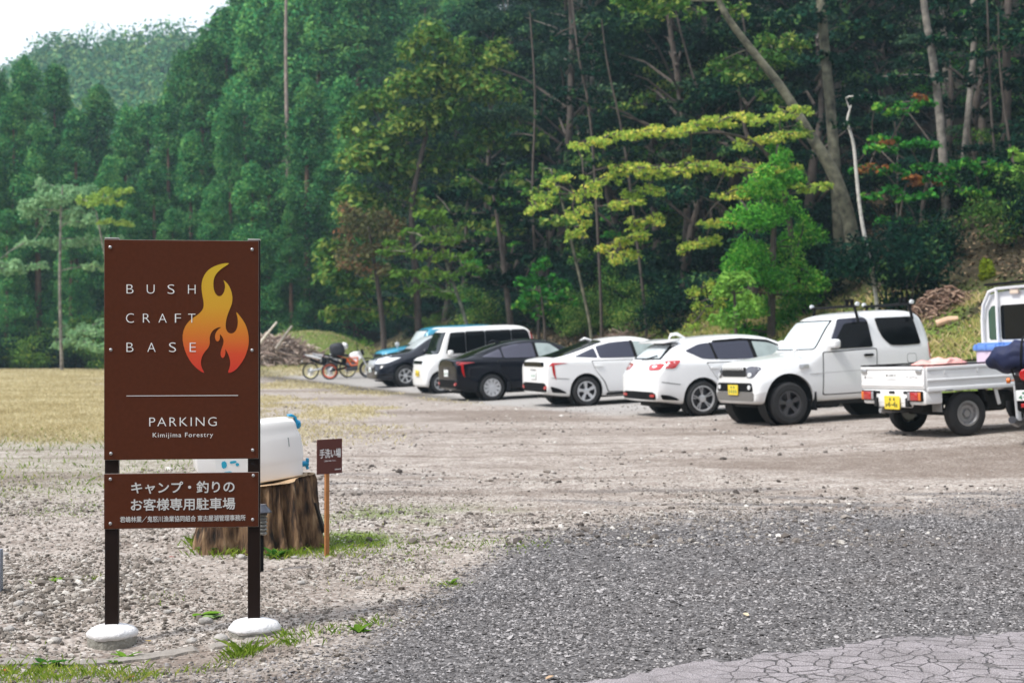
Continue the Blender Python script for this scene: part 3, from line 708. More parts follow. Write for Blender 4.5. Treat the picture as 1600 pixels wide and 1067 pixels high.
    for poly, nm in (([(-.60, 1.22), (-.37, 1.22), (-.37, 1.70), (-.52, 1.70), (-.60, 1.62)], 1), ([(-.33, 1.22), (.33, 1.22), (.33, 1.70), (-.33, 1.70)], 2), ([(.37, 1.22), (.60, 1.22), (.60, 1.62), (.52, 1.70), (.37, 1.70)], 1)):
        conform(bvh, poly, 'x-', .006, 'rear_window', mat('green_glass', (.015, .07, .05), .08, spec=.8) if nm == 1 else dark_glass, body, 2, 1)
    for sg in ('y+', 'y-'): conform(bvh, [(Lf - 1.3, 1.08), (Lf - .45, 1.08), (Lf - .72, 1.72), (Lf - 1.3, 1.74)], sg, .006, 'side_window', tint_glass, body, 3, 1)
    conform(bvh, [(-.62, 1.08), (.62, 1.08), (.6, 1.7), (-.6, 1.7)], 'x+', .006, 'windshield', pale_sheen_glass, body, 3, 1)
    # guard frame behind the cab
    bm = B(); xg = xb - .08
    tube(bm, [(xg, .68, .68), (xg, .68, 1.5), (xg, .64, 1.72), (xg, .50, 1.90), (xg, .3, 1.94), (xg, -.3, 1.94), (xg, -.50, 1.90), (xg, -.64, 1.72), (xg, -.68, 1.5), (xg, -.68, .68)], .026, 8)
    for y in (.345, -.345): tube(bm, [(xg, y, .95), (xg, y, 1.96)], .022, 6)
    tube(bm, [(xg, .70, 1.12), (xg, -.70, 1.12)], .02, 6)
    fin(bm, 'guard_frame', white_paint, root)
    bm = B(); box(bm, (xg, 0, 2.0), (.10, 1.1, .035), .01); fin(bm, 'guard_pad', plastic, root)
    bm = B(); box(bm, (xg + .02, -.02, 1.88), (.04, .18, .08), .02); fin(bm, 'work_lamp', mat('frosted_lamp', (.75, .62, .5), .3), root)
    return root
tk = make_truck()
HDT = R(19)
rest_on_ground(tk, (0, -.71), (1515, 681), HDT, 1.95, 1.26, .975)
def on_truck(o, x, y, z):
    """a load lying in the bed: placed in the world where the truck's own frame has that point"""
    bpy.context.view_layer.update()
    o.matrix_world = tk.matrix_world @ Matrix.Translation((x, y, z))
# load in the bed
def storage_box():
    t = thing('storage_box', 'translucent pinkish storage box with blue lid in the truck bed', 'storage box')
    bm = B(); box(bm, (0, 0, .14), (.42, .62, .27), .03, seg=3); fin(bm, 'box_body', mat('pinkish_plastic', (.62, .50, .62), .4), t)
    bm = B(); box(bm, (0, 0, .295), (.48, .70, .05), .02); box(bm, (0, 0, .325), (.40, .58, .03), .012)
    for y in (-.26, 0, .26): box(bm, (-.24, y, .30), (.02, .05, .06), .006)
    fin(bm, 'lid', mat('blue_plastic', (.12, .25, .62), .4), t); return t
sb = storage_box(); on_truck(sb, 1.14, .10, .675); sb.scale = (.9, .8, 1.5)
sb2 = storage_box(); sb2['label'] = 'blue-lidded storage box behind the navy bundle, nearer the side gate'; on_truck(sb2, 1.14, -.43, .675); sb2.scale = (.9, .6, 1.5)
bm = B(); bmesh.ops.create_icosphere(bm, subdivisions=4, radius=1)
for v in bm.verts:
    n_ = float(fbm(v.co.x * 3 + 9, v.co.y * 3 + v.co.z, .9, 5)); q = v.co.copy()
    v.co = Vector((q.x * .42, q.y * .30, max(-.02, (q.z * .5 + .5) ** .8 * .33))) * (.8 + .4 * n_)
sk = fin(bm, 'cargo_sheet', mat('pink_sheet', (.80, .40, .36), .5, noise=.35, nscale=7, bump=.4, bscale=9), None)
tag(sk, 'crumpled pale pink plastic sheet heaped in the truck bed', 'plastic sheet'); on_truck(sk, .15, .1, .675)

# ------------------------------------------------------------------ motorcycles
def bike_wheel(root, x, r, rim_c, hub_c, disc=True):
    w = bpy.data.objects.new('wheel', None); w.location = (x, 0, r); link(w, root)
    bm = B(); lathe(bm, [(r - .055, -.05), (r - .02, -.058), (r, -.02), (r, .02), (r - .02, .058), (r - .055, .05)], 36, 'y', closed=True)
    for k in range(36):
        a = 2 * math.pi * k / 36; box(bm, (r * math.cos(a), 0, r * math.sin(a)), (.012, .09, .02), 0, Matrix.Rotation(-a, 3, 'Y'))
    fin(bm, 'tyre', rubber, w)
    bm = B(); lathe(bm, [(r - .052, -.04), (r - .105, -.022), (r - .105, .022), (r - .052, .04)], 36, 'y', closed=True); fin(bm, 'rim', rim_c, w)
    bm = B()
    for k in range(18):
        a = 2 * math.pi * k / 18
        tube(bm, [(.05 * math.cos(a + .4), .03 * (-1) ** k, .05 * math.sin(a + .4)), ((r - .1) * math.cos(a), 0, (r - .1) * math.sin(a))], .0045, 4)
    lathe(bm, [(0, -.07), (.05, -.06), (.055, .06), (0, .07)], 20, 'y')
    if disc: lathe(bm, [(.07, .05), (.125, .05), (.125, .056), (.07, .056)], 24, 'y', closed=True)
    fin(bm, 'hub', hub_c, w)
def bike(name, label, rim_c, frame_c, panel_c, seat_c, arm_c, rear_r=.33, front_r=.345):
    t = thing(name, label, 'motorcycle', group='motorcycles at the far end of the row')
    wb = 1.48
    bike_wheel(t, -wb / 2, rear_r, rim_c, silver); bike_wheel(t, wb / 2, front_r, rim_c if name != 'adventure' else dark_alloy, silver)
    bm = B()
    for y in (-.11, .11): tube(bm, [(-wb / 2, y, rear_r), (-.42, y * .8, .38), (-.12, y * .6, .44)], [.03, .035, .04], 8)
    fin(bm, 'swing_arm', arm_c, t)
    bm = B()
    for y in (-.09, .09):
        tube(bm, [(-.12, y, .44), (-.02, y, .80), (.40, y * .5, .98), (.46, y * .4, .80), (.20, y, .52), (-.12, y, .40)], .022, 8)
        tube(bm, [(-.02, y, .78), (-.62, y * .8, .98)], .016, 6)
        tube(bm, [(.1, y, .82), (.15, y, .45)], .018, 6); tube(bm, [(.2, y, .86), (.33, y, .62), (.05, y, .6)], .016, 6)
    fin(bm, 'frame', frame_c, t)
    bm = B(); box(bm, (-.12, 0, .70), (.30, .18, .26), .05, seg=3); fin(bm, 'air_box', plastic, t)
    bm = B(); box(bm, (.12, 0, .47), (.46, .28, .32), .05, seg=3); tube(bm, [(.16, 0, .5), (.22, 0, .72)], [.10, .09], 14); lathe(bm, [(0, -.16), (.1, -.15), (.1, .15), (0, .16)], 18, 'y', (.02, 0, .44))
    fin(bm, 'engine', dark_alloy, t)
    for y in (-.10, .10):
        pass
    bm = B()
    for y in (-.15, .15): tube(bm, [(-.05, y, .78), (.10, y, .50), (.34, y, .52), (.36, y, .80), (.05, y, .80), (.30, y, .60)], .034, 8)
    fin(bm, 'guard_bars', frame_c, t)
    bm = B()
    for y in (-.11, .11): tube(bm, [(wb / 2, y, front_r), (.52, y, .86), (.42, y * .8, 1.10)], [.032, .028, .022], 8)
    fin(bm, 'front_fork', silver, t)
    bm = B(); tube(bm, [(.36, -.40, 1.14), (.40, -.16, 1.10), (.42, 0, 1.12), (.40, .16, 1.10), (.36, .40, 1.14)], .014, 6)
    for y in (-.34, .34): tube(bm, [(.36, y, 1.14), (.35, y * 1.05, 1.3)], .008, 5)
    hb = fin(bm, 'handlebar', plastic, t)
    for y in (-.36, .36):
        bm = B(); lathe(bm, [(0, -.02), (.06, -.01), (.065, .01), (0, .02)], 14, 'y', (0, 0, 0))
        for v in bm.verts: v.co = Vector((v.co.y, v.co.x, v.co.z)) + Vector((.35, y, 1.33))
        fin(bm, 'mirror', plastic, hb)
    # tank, side shrouds, seat, tail
    bm = B(); bmesh.ops.create_icosphere(bm, subdivisions=3, radius=1)
    for v in bm.verts: v.co = Vector((v.co.x * .24 + .22, v.co.y * .14 * (1 - .2 * v.co.x), v.co.z * .13 + .92 + .06 * v.co.x))
    fin(bm, 'fuel_tank', panel_c, t)
    bm = B()
    for sg in (1, -1): prism(bm, [(.05, .86), (.40, .96), (.52, .80), (.30, .62), (.18, .74)], sg * .125, sg * .15, lambda u, v, d: Vector((u, d, v)))
    fin(bm, 'side_shroud', panel_c, t)
    bm = B(); prism(bm, [(.10, .90), (.0, .86), (-.45, .92), (-.62, 1.0), (-.62, 1.04), (-.40, .99), (0, .95)], -.10, .10, lambda u, v, d: Vector((u, d, v)))
    fin(bm, 'seat', seat_c, t)
    bm = B(); prism(bm, [(-.25, .90), (-.60, .96), (-.95, 1.0), (-.97, .975), (-.70, .90), (-.30, .78)], -.08, .08, lambda u, v, d: Vector((u, d, v)))
    fin(bm, 'rear_cowl', panel_c, t)
    bm = B(); box(bm, (-.98, 0, .93), (.03, .12, .05), .01); fin(bm, 'tail_light', red_lens, t)
    bm = B(); prism(bm, [(-.9, .98), (-1.04, .86), (-1.08, .78), (-1.06, .78), (-1.0, .88), (-.88, .95)], -.06, .06, lambda u, v, d: Vector((u, d, v))); fin(bm, 'tail_bracket', plastic, t)
    bm = B(); box(bm, (-1.07, 0, .74), (.01, .19, .12), .004, Matrix.Rotation(R(25), 3, 'Y')); fin(bm, 'number_plate', white_plate, t)
    bm = B(); prism(bm, chaikin([(.52, .78), (.8, .80), (1.05, .70), (.8, .76), (.56, .72)], 1), -.06, .06, lambda u, v, d: Vector((u, d, v))); fin(bm, 'front_fender', panel_c, t)
    bm = B(); box(bm, (.55, 0, 1.02), (.10, .20, .24), .04, Matrix.Rotation(R(-15), 3, 'Y'), 3); hl = fin(bm, 'headlight_cowl', panel_c, t)
    bm = B(); box(bm, (.61, 0, 1.0), (.02, .12, .10), .01); fin(bm, 'headlight', clear_lens, hl)
    bm = B(); tube(bm, [(.2, -.12, .5), (.0, -.15, .45), (-.35, -.16, .62), (-.75, -.15, .80)], [.025, .03, .05, .055], 10); fin(bm, 'exhaust', silver, t)
    bm = B(); tube(bm, [(-.05, .13, .36), (-.1, .24, .02)], .014, 6); fin(bm, 'side_stand', plastic, t)
    return t
orange = mat('orange_paint', (.75, .13, .015), .4, coat=.4); cream_rim = mat('cream_rim', (.75, .68, .38), .45); orange_rim = mat('orange_red_rim', (.62, .10, .03), .45)
leather = mat('seat_cover', (.02, .02, .022), .6)
def put_bike(b, px, heading, lean=-6, wb=1.48):
    p = hit(*px); fw = Vector((math.cos(heading), math.sin(heading), 0)); c = p + fw * wb / 2
    z = (G(p.x, p.y) + G(p.x + fw.x * wb, p.y + fw.y * wb)) / 2
    b.location = (c.x, c.y, z); b.rotation_euler = (R(lean), -math.atan2(G(p.x + fw.x * wb, p.y + fw.y * wb) - G(p.x, p.y), wb), heading)
b1 = bike('motorcycle', 'white trail motorcycle with cream wheel rims, leftmost of the parked vehicles', cream_rim, mat('black_frame', (.02, .02, .02), .4), white_paint, mat('white_seat', (.6, .6, .62), .5), silver)
put_bike(b1, (486, 592.5), R(12))
b2 = bike('motorcycle', 'orange framed motorcycle with orange-red rear rim and black luggage', orange_rim, orange, white_paint, leather, plastic)
put_bike(b2, (516, 593), R(6))
for o in b2.children:
    if o.name.split('.')[0] in ('rear_cowl', 'headlight_cowl', 'front_fender', 'exhaust'): o.data.materials[0] = plastic
for o in b1.children:
    if o.name.split('.')[0] in ('headlight_cowl', 'front_fender', 'exhaust'): o.data.materials[0] = plastic
# black fork covers and front wheel of the orange bike are dark
for o in b2.children:
    if o.name.startswith('wheel') and o.location.x > 0:
        for c in o.children:
            if c.name.startswith('rim'): c.data.materials[0] = dark_alloy
def world_on(root, x, y, z):
    bpy.context.view_layer.update(); return root.matrix_world @ Vector((x, y, z))
def blob(name, s, m, sq=1.0, seed=1, amp=.12, sub=3):
    bm = B(); bmesh.ops.create_icosphere(bm, subdivisions=sub, radius=1)
    for v in bm.verts:
        n = v.co.normalized(); k = 1 / max(abs(n.x) ** sq + abs(n.y) ** sq + abs(n.z) ** sq, 1e-6) ** (1 / sq)
        w = float(fbm(n.x * 2 + 5 + n.z, n.y * 2 + 5 - n.z, .8, seed))
        n = n * k * (1 + amp * (w - .5) * 2); v.co = Vector((n.x * s[0], n.y * s[1], n.z * s[2]))
    return fin(bm, name, m, None, 60)
bag = blob('luggage_bag', (.29, .32, .25), mat('black_bag_fabric', (.02, .022, .03), .7, bump=.3, bscale=20), 4, 3, .10)
bag.location = world_on(b2, -.42, 0, 1.17); bag.rotation_euler = (0, R(-12), R(6)); tag(bag, 'black luggage bag strapped on the seat of the orange framed motorcycle', 'bag')
hm = blob('helmet', (.15, .13, .14), white_paint, 2.2, 4, .03); hm.location = world_on(b2, -.14, 0, 1.29)
tag(hm, 'white helmet resting beside the black luggage bag on the orange motorcycle', 'helmet')
bm = B(); box(bm, (.115, 0, .01), (.06, .18, .08), .03, seg=3); fin(bm, 'visor', dark_glass, hm)
# motorcycle cut by the frame, right edge, loaded with a navy bundle
b3 = thing('motorcycle', 'dark motorcycle with round red tail light under a navy bundle beside the truck', 'motorcycle')
wbk = 1.4
def touring(t):
    bike_wheel(t, -.7, .31, dark_alloy, silver); bike_wheel(t, .7, .31, dark_alloy, silver)
    bm = B(); prism(bm, [(-.98, .86), (-.9, .66), (-.55, .70), (.1, .74), (.1, .84), (-.4, .84), (-.7, .90)], -.14, .14, lambda u, v, d: Vector((u, d, v))); fin(bm, 'seat', leather, t)
    bm = B(); prism(bm, chaikin([(-1.02, .62), (-.98, .74), (-.70, .76), (-.38, .55), (-.42, .45), (-.7, .68), (-.95, .56)], 1), -.12, .12, lambda u, v, d: Vector((u, d, v)))
    box(bm, (-.98, 0, .60), (.06, .24, .34), .03); fin(bm, 'rear_fender', plastic, t)
    bm = B(); lathe(bm, [(0, -.05), (.065, -.04), (.075, 0), (.06, .03), (0, .035)], 20, 'y')
    for v in bm.verts: v.co = Vector((-v.co.y - 1.03, v.co.x, v.co.z + .86))
    fin(bm, 'tail_light', red_lens, t)
    bm = B(); box(bm, (-1.03, 0, .50), (.02, .14, .05), .01); fin(bm, 'reflector', red_lens, t)
    pl_ = plate(t, (-1.05, 0, .62), -1, white_plate, .23, .125, text=[('･･', -.2, .2, .12, .34), ('4･-･･', -.38, .38, -.36, .02)], ink=green_ink)
    for sg in (1, -1):
        bm = B(); tube(bm, [(-.86, 0, .80), (-.88, sg * .20, .80)], .008, 6); lathe(bm, [(0, -.03), (.035, -.02), (.035, .02), (0, .03)], 12, 'y', (-.88, sg * .22, .80)); fin(bm, 'turn_signal', orange_lens, t)
        bm = B(); tube(bm, [(-.7, sg * .15, .31), (-.66, sg * .17, .74)], .035, 10); fin(bm, 'shock_absorber', silver, t)
        bm = B(); tube(bm, [(.2, sg * .14, .4), (0, sg * .2, .28), (-.5, sg * .2, .27), (-.9, sg * .2, .33)], [.02, .03, .05, .045], 10); fin(bm, 'exhaust', dark_alloy, t)
        bm = B(); tube(bm, [(.7, sg * .1, .31), (.5, sg * .1, 1.0)], .025, 8); fin(bm, 'front_fork', silver, t)
    bm = B(); tube(bm, [(.3, -.38, 1.05), (.45, 0, 1.0), (.3, .38, 1.05)], .014, 6); fin(bm, 'handlebar', plastic, t)
    bm = B(); box(bm, (.05, 0, .45), (.42, .3, .34), .06, seg=3); box(bm, (0, 0, .6), (1.2, .12, .08), .02); fin(bm, 'engine', dark_alloy, t)
    bm = B(); bmesh.ops.create_icosphere(bm, subdivisions=3, radius=1)
    for v in bm.verts: v.co = Vector((v.co.x * .30 + .25, v.co.y * .16, v.co.z * .15 + .86))
    fin(bm, 'fuel_tank', black_paint, t)
    bm = B()
    for sg in (1, -1): tube(bm, [(-.7, sg * .16, .78), (-1.0, sg * .16, .93), (-.5, sg * .16, .95)], .012, 6)
    fin(bm, 'luggage_rack', plastic, t)
touring(b3)
q = P(1610, 655, 16.9); hd3 = R(62)
b3.location = (q.x + math.cos(hd3) * .95, q.y + math.sin(hd3) * .95, G(q.x, q.y)); b3.rotation_euler = (R(-3), 0, hd3)
bn = blob('bundle', (.24, .62, .21), mat('navy_canvas', (.004, .010, .055), .7, noise=.3, nscale=5, bump=.6, bscale=6), 2.6, 9, .16, 4)
for v in bn.data.vertices:   # gathered, sagging end
    y = v.co.y
    v.co.z += .02 * math.sin(y * 26) - .05 * max(0, y) ** 1.3; v.co.x += .012 * math.sin(y * 33 + v.co.z * 9)
bn.location = world_on(b3, -.72, .0, 1.16) + Vector((.20, .05, -.08)); bn.rotation_euler = (0, R(4), hd3)
tag(bn, 'navy canvas bundle tied across the back of the dark motorcycle', 'canvas bundle')
bm = B()
for y in (.22, -.2): lathe(bm, [(.235, -.012), (.245, -.012), (.245, .012), (.235, .012)], 20, 'y', (0, y, 0), closed=True)
fin(bm, 'strap', plastic, bn)
# ------------------------------------------------------------------ big sign on two posts
brown = mat('brown_sign_paint', (.084, .0235, .0105), .6, noise=.10, nscale=60, bump=.06, bscale=220, spec=.12)
post_brown = mat('dark_brown_post', (.016, .009, .0075), .5, noise=.1, nscale=20, spec=.15)
edge_m = mat('bare_aluminium_edge', (.6, .6, .58), .4, metal=.4)
A0 = P(163, 540, 6.86); A1 = P(404, 540, 6.955)
ux = Vector((A1.x - A0.x, A1.y - A0.y, 0)); SW = ux.length; yaw = math.atan2(ux.y, ux.x)
sign = thing('parking_sign', 'tall brown parking sign with flame emblem and white lettering on two dark posts', 'sign', (A0.x, A0.y, 0), yaw)
def zz(py, d=6.90): return EYE - (py - HY) * d / F
def uu(px): return (px - 163) / 241.0 * SW
def S3(yoff): return lambda u, v, d: Vector((u, yoff - d, v))
def z1(Y): return zz(360 + Y / 2.964)      # first close-up
def u1(X): return uu(130 + X / 2.964)
def z2(Y): return zz(700 + Y / 2.907)
def u2(X): return uu(130 + X / 2.907)
FT = -.003   # front face of the plates (towards the camera is -y)
for nm, t_, b_ in (('main_panel', 375.7, 717.2), ('lower_panel', 739.2, 824.2)):
    bm = B(); za, zb = zz(t_), zz(b_); box(bm, (SW / 2, 0, (za + zb) / 2), (SW, .006, za - zb), .0012, seg=1)
    o = fin(bm, nm, brown, sign)
    if nm == 'main_panel': main_p = o
    else: low_p = o
    bm = B(); box(bm, (SW / 2, .0045, (za + zb) / 2), (SW + .002, .003, za - zb + .003), 0); fin(bm, 'panel_edge', edge_m, o)
letters = [('B', 216, 252, 293, 32), ('U', 311, 252, 293, 36), ('S', 405, 251, 294, 32), ('H', 501, 252, 293, 35), ('C', 216, 385, 428, 36), ('R', 292, 386, 427, 33), ('A', 366, 386, 427, 38), ('F', 437, 386, 427, 28), ('T', 501, 386, 427, 34),
           ('B', 216, 520, 562, 32), ('A', 315, 520, 562, 38), ('S', 412, 519, 563, 32), ('E', 506, 520, 562, 29)]
def bold(t, a, b_, c, d, w): return t, a, b_, c, d, w
for wd_ in (letters[:4], letters[4:9], letters[9:]):
    bm = B()
    for ch, X, Ya, Yb, w in wd_: text_mesh(bm, ch, u1(X - w / 2), u1(X + w / 2), z1(Yb), z1(Ya), S3(FT - .0022), off=-.016, depth=.001)
    fin(bm, 'lettering', white_ink, main_p)
bm = B(); text_mesh(bm, 'PARKING', u1(305), u1(617), z1(906), z1(865), S3(FT - .0008), off=-.012, depth=.001, sp=1.22); fin(bm, 'lettering', white_ink, main_p)
bm = B(); text_mesh(bm, 'Kimijima Forestry', u1(321), u1(600), z1(963), z1(936), S3(FT - .0008), off=-.002, depth=.001, sp=1.18); fin(bm, 'lettering', white_ink, main_p)
bm = B(); box(bm, ((u1(200) + u1(717)) / 2, FT - .0012, z1(765)), (u1(717) - u1(200), .0012, .0028), 0); fin(bm, 'ruled_line', white_ink, main_p)
fl = [(563, 663), (540, 652), (505, 622), (478, 580), (461, 530), (457, 485), (468, 445), (495, 412), (530, 390), (550, 370), (557, 350), (555, 325), (548, 290), (545, 255), (550, 225), (565, 195), (590, 172), (625, 157), (655, 150), (681, 150),
      (650, 168), (622, 190), (605, 215), (600, 245), (603, 275), (612, 295), (625, 305), (638, 303), (650, 288), (656, 265), (655, 245), (645, 225), (668, 245), (684, 275), (691, 310), (688, 340), (675, 370), (664, 400), (658, 430), (659, 455),
      (668, 472), (684, 479), (700, 472), (711, 455), (716, 430), (714, 400), (705, 372), (725, 395), (750, 430), (764, 470), (768, 515), (762, 550), (748, 590), (722, 630), (695, 655), (666, 663),
      (676, 640), (681, 615), (677, 590), (668, 567), (655, 546), (658, 560), (656, 580), (647, 592), (638, 588), (634, 572), (638, 550), (647, 530), (650, 510), (643, 492), (630, 477), (633, 495), (629, 510), (619, 516), (611, 506), (608, 490),
      (613, 472), (625, 457), (642, 446), (618, 450), (598, 463), (588, 480), (583, 500), (586, 522), (578, 545), (560, 563), (548, 585), (542, 610), (547, 638)]
fm, nt, b = new_mat('flame_print')
tc = nt.nodes.new('ShaderNodeTexCoord'); sp = nt.nodes.new('ShaderNodeSeparateXYZ'); mr = nt.nodes.new('ShaderNodeMapRange')
nt.links.new(tc.outputs['Object'], sp.inputs[0]); nt.links.new(sp.outputs['Z'], mr.inputs[0]); mr.inputs[1].default_value = z1(663); mr.inputs[2].default_value = z1(150)
nt.links.new(ramp(nt, mr.outputs[0], [(0, (.62, .035, .022)), (.18, (.66, .07, .02)), (.36, (.66, .19, .018)), (.6, (.66, .34, .02)), (1, (.62, .42, .02))]), b.inputs['Base Color']); b.inputs['Roughness'].default_value = .5
bm = B(); 
pl = roundpoly([(u1(a), z1(c)) for a, c in fl], .05, 2); prism(bm, pl, 0.0, .001, S3(FT - .0006)); fin(bm, 'flame_emblem', fm, main_p)
silver_ink = mat('silver_ink', (.62, .62, .62), .5)
def bold_text(s, x0, x1, z0, z1_, yo, wgt, m, par):
    bm = B()
    for k, (dx, dz) in enumerate(((-1, 0), (1, 0), (0, 1), (0, -1), (-.7, .7), (.7, -.7), (0, 0))):
        text_mesh(bm, s, x0 + dx * wgt, x1 + dx * wgt, z0 + dz * wgt, z1_ + dz * wgt, S3(yo - .00012 * k), off=0, depth=.0008)
    fin(bm, 'lettering', m, par)
bold_text('キャンプ・釣りの', u2(219), u2(686), z2(204), z2(151), FT - .0008, .0011, silver_ink, low_p)
bold_text('お客様専用駐車場', u2(217), u2(689), z2(281), z2(227), FT - .0008, .0011, silver_ink, low_p)
bold_text('君嶋林業／鬼怒川漁業協同組合 東古屋湖管理事務所', u2(168), u2(737), z2(333), z2(306), FT - .0008, .0004, silver_ink, low_p)
def screw(u, v, par):
    bm = B(); lathe(bm, [(0, -.006), (.004, -.0055), (.0075, -.003), (.0078, 0)], 16, 'y'); lathe(bm, [(0, -.0068), (.0028, -.0066), (.003, -.005)], 6, 'y')
    fin(bm, 'screw', steel, par, loc=(u, FT, v))
for X, Y in ((125, 81), (782, 86), (128, 553), (782, 555), (129, 1030), (785, 1020)): screw(u1(X), z1(Y), main_p)
for X, Y in ((124, 137), (773, 128), (124, 337), (770, 329)): screw(u2(X), z2(Y), low_p)
foot = []
for i, (xa, xb, yb, d) in enumerate(((163.6, 184.5, 978, 6.87), (387, 406.3, 968.5, 6.955))):
    ua, ub = uu(xa), uu(xb); zb = zz(yb, d) - .05; zt = zz(374.0)
    bm = B(); box(bm, ((ua + ub) / 2, .006 + .0225, (zb + zt) / 2), (ub - ua, .045, zt - zb), .002, seg=1); po = fin(bm, 'post', post_brown, sign)
    bm = B(); box(bm, ((ua + ub) / 2, .0285, zt + .003), (ub - ua + .002, .046, .006), .001); fin(bm, 'post_cap', edge_m, po)
    foot.append(((ua + ub) / 2, zz(yb, d), d))
# concrete footings
conc = mat('grey_concrete', (.26, .25, .22), .9, noise=.25, nscale=25, bump=.5, bscale=60)
mortar = mat('white_mortar', (.74, .73, .74), .85, noise=.05, nscale=20, bump=.35, bscale=50)
for i, (u, zt, d) in enumerate(foot):
    w = sign.matrix_world if False else None
    c = Vector((A0.x, A0.y, 0)) + Vector((math.cos(yaw), math.sin(yaw), 0)) * u + Vector((-math.sin(yaw), math.cos(yaw), 0)) * .028
    f = thing('post_footing', ['white mortar footing with exposed grey concrete side, under the left sign post', 'low white mortar cone sunk in the gravel under the right sign post'][i], 'footing', (c.x, c.y, zt))
    r_ = (.121, .128)[i]
    bm = B(); lathe(bm, [(0, .012), (.035, .010), (.075, .000), (r_ * .85, -.012), (r_, -.028 - .01 * i), (r_ * .985, -.046), (r_ * .8, -.07), (0, -.07)], 40)
    for v in bm.verts:
        a = math.atan2(v.co.y, v.co.x); k = 1 + .04 * math.sin(3 * a + i) + .025 * math.sin(7 * a + 2) + .015 * math.sin(15 * a); v.co.x *= k; v.co.y *= k
        v.co.z += .004 * (float(fbm(v.co.x * 30 + 50, v.co.y * 30 + 50, 1, 4)) - .5)
    fin(bm, 'mortar_cap', mortar, f, 60)
    bm = B(); lathe(bm, [(0, -.05), (r_ * .96, -.05), (r_ * .97, -.30), (0, -.30)], 40); fin(bm, 'concrete_base', conc, f)

# ------------------------------------------------------------------ hand washing place: stump, tank, lamp, little sign
def wood_mat():
    m, nt, b = new_mat('weathered_stump_wood')
    tc = nt.nodes.new('ShaderNodeTexCoord'); mp = nt.nodes.new('ShaderNodeMapping'); mp.inputs['Scale'].default_value = (15, 15, 3.6)
    n = nt.nodes.new('ShaderNodeTexNoise'); n.inputs['Scale'].default_value = 1.6; n.inputs['Detail'].default_value = 8
    nt.links.new(tc.outputs['Object'], mp.inputs[0]); nt.links.new(mp.outputs[0], n.inputs['Vector'])
    nt.links.new(ramp(nt, n.outputs['Fac'], [(.34, (.012, .008, .005)), (.46, (.085, .046, .024)), (.58, (.20, .12, .062)), (.74, (.36, .25, .15))]), b.inputs['Base Color'])
    bp = nt.nodes.new('ShaderNodeBump'); bp.inputs['Strength'].default_value = .9; bp.inputs['Distance'].default_value = .03
    nt.links.new(n.outputs['Fac'], bp.inputs['Height']); nt.links.new(bp.outputs[0], b.inputs['Normal']); b.inputs['Roughness'].default_value = .85
    return m
wood = wood_mat()
sq = P(401, 862, 9.55); zs = G(sq.x, sq.y + .0)
stump = thing('tree_stump', 'large weathered tree stump carrying the white water tank', 'tree stump', (sq.x, sq.y, zs))
bm = B(); N = 120; lev = [0, .05, .12, .22, .32, .42, .455]; rings = []
for z in lev:
    t_ = z / .45; rg = []
    for k in range(N):
        a = 2 * math.pi * k / N
        rr = .355 + .075 * max(0, 1 - t_) ** 1.6
        fl_ = .04 * math.sin(5 * a + .6) + .028 * math.sin(9 * a + 2) + .016 * math.sin(17 * a + 1 + .8 * z) + .012 * math.sin(31 * a + 2 * z) - .05 * max(0, math.sin(7 * a + 1.3 + z)) ** 10 - .055 * max(0, math.sin(4 * a - .4)) ** 18 - .03 * max(0, math.sin(13 * a + .5 - 2 * z)) ** 6 + .018 * (float(fbm(a * 14 + 60, z * 9, 1, 18)) - .5)
        rr += fl_ * (1.1 - .45 * t_) + .02 * (float(fbm(a * 6 + 30, z * 4, 1, 8)) - .5)
        if z == lev[-1]: rr -= .012
        top = z * (.90 + .15 * math.cos(a)) + (.012 * math.sin(3 * a + .5) if z > .4 else 0)
        rg.append(bm.verts.new((rr * math.cos(a) * 1.02, rr * math.sin(a) * .9, top - (.06 if z == 0 else 0))))
    rings.append(rg)
for i in range(len(rings) - 1):
    for k in range(N): bm.faces.new((rings[i][k], rings[i][(k + 1) % N], rings[i + 1][(k + 1) % N], rings[i + 1][k]))
fin(bm, 'bark_side', wood, stump, 60)
bm = B(); c0 = bm.verts.new((0, 0, .412)); top = [bm.verts.new(v) for v in [(math.cos(2 * math.pi * k / N) * (.352 + (.04 * math.sin(5 * 2 * math.pi * k / N + .6) + .028 * math.sin(9 * 2 * math.pi * k / N + 2)) * .65) * 1.02, math.sin(2 * math.pi * k / N) * (.352 + (.04 * math.sin(5 * 2 * math.pi * k / N + .6) + .028 * math.sin(9 * 2 * math.pi * k / N + 2)) * .65) * .9, .4115 + .012 * math.sin(3 * 2 * math.pi * k / N + .5) + .068 * math.cos(2 * math.pi * k / N)) for k in range(N)]]
for k in range(N): bm.faces.new((c0, top[k], top[(k + 1) % N]))
fin(bm, 'cut_top', mat('pale_cut_wood', (.42, .29, .17), .8, noise=.25, nscale=9, bump=.3, bscale=30), stump, 60)
bm = B(); pr = [(.37, -.06, .24), (.41, -.04, .15), (.45, -.03, .04)]
prism(bm, [(.375, .30), (.40, .29), (.46, .10), (.445, .085), (.41, .12), (.37, .25)], -.03, .05, lambda u, v, d: Vector((u, d, v))); fin(bm, 'loose_bark', mat('dark_bark', (.015, .012, .010), .9), stump)

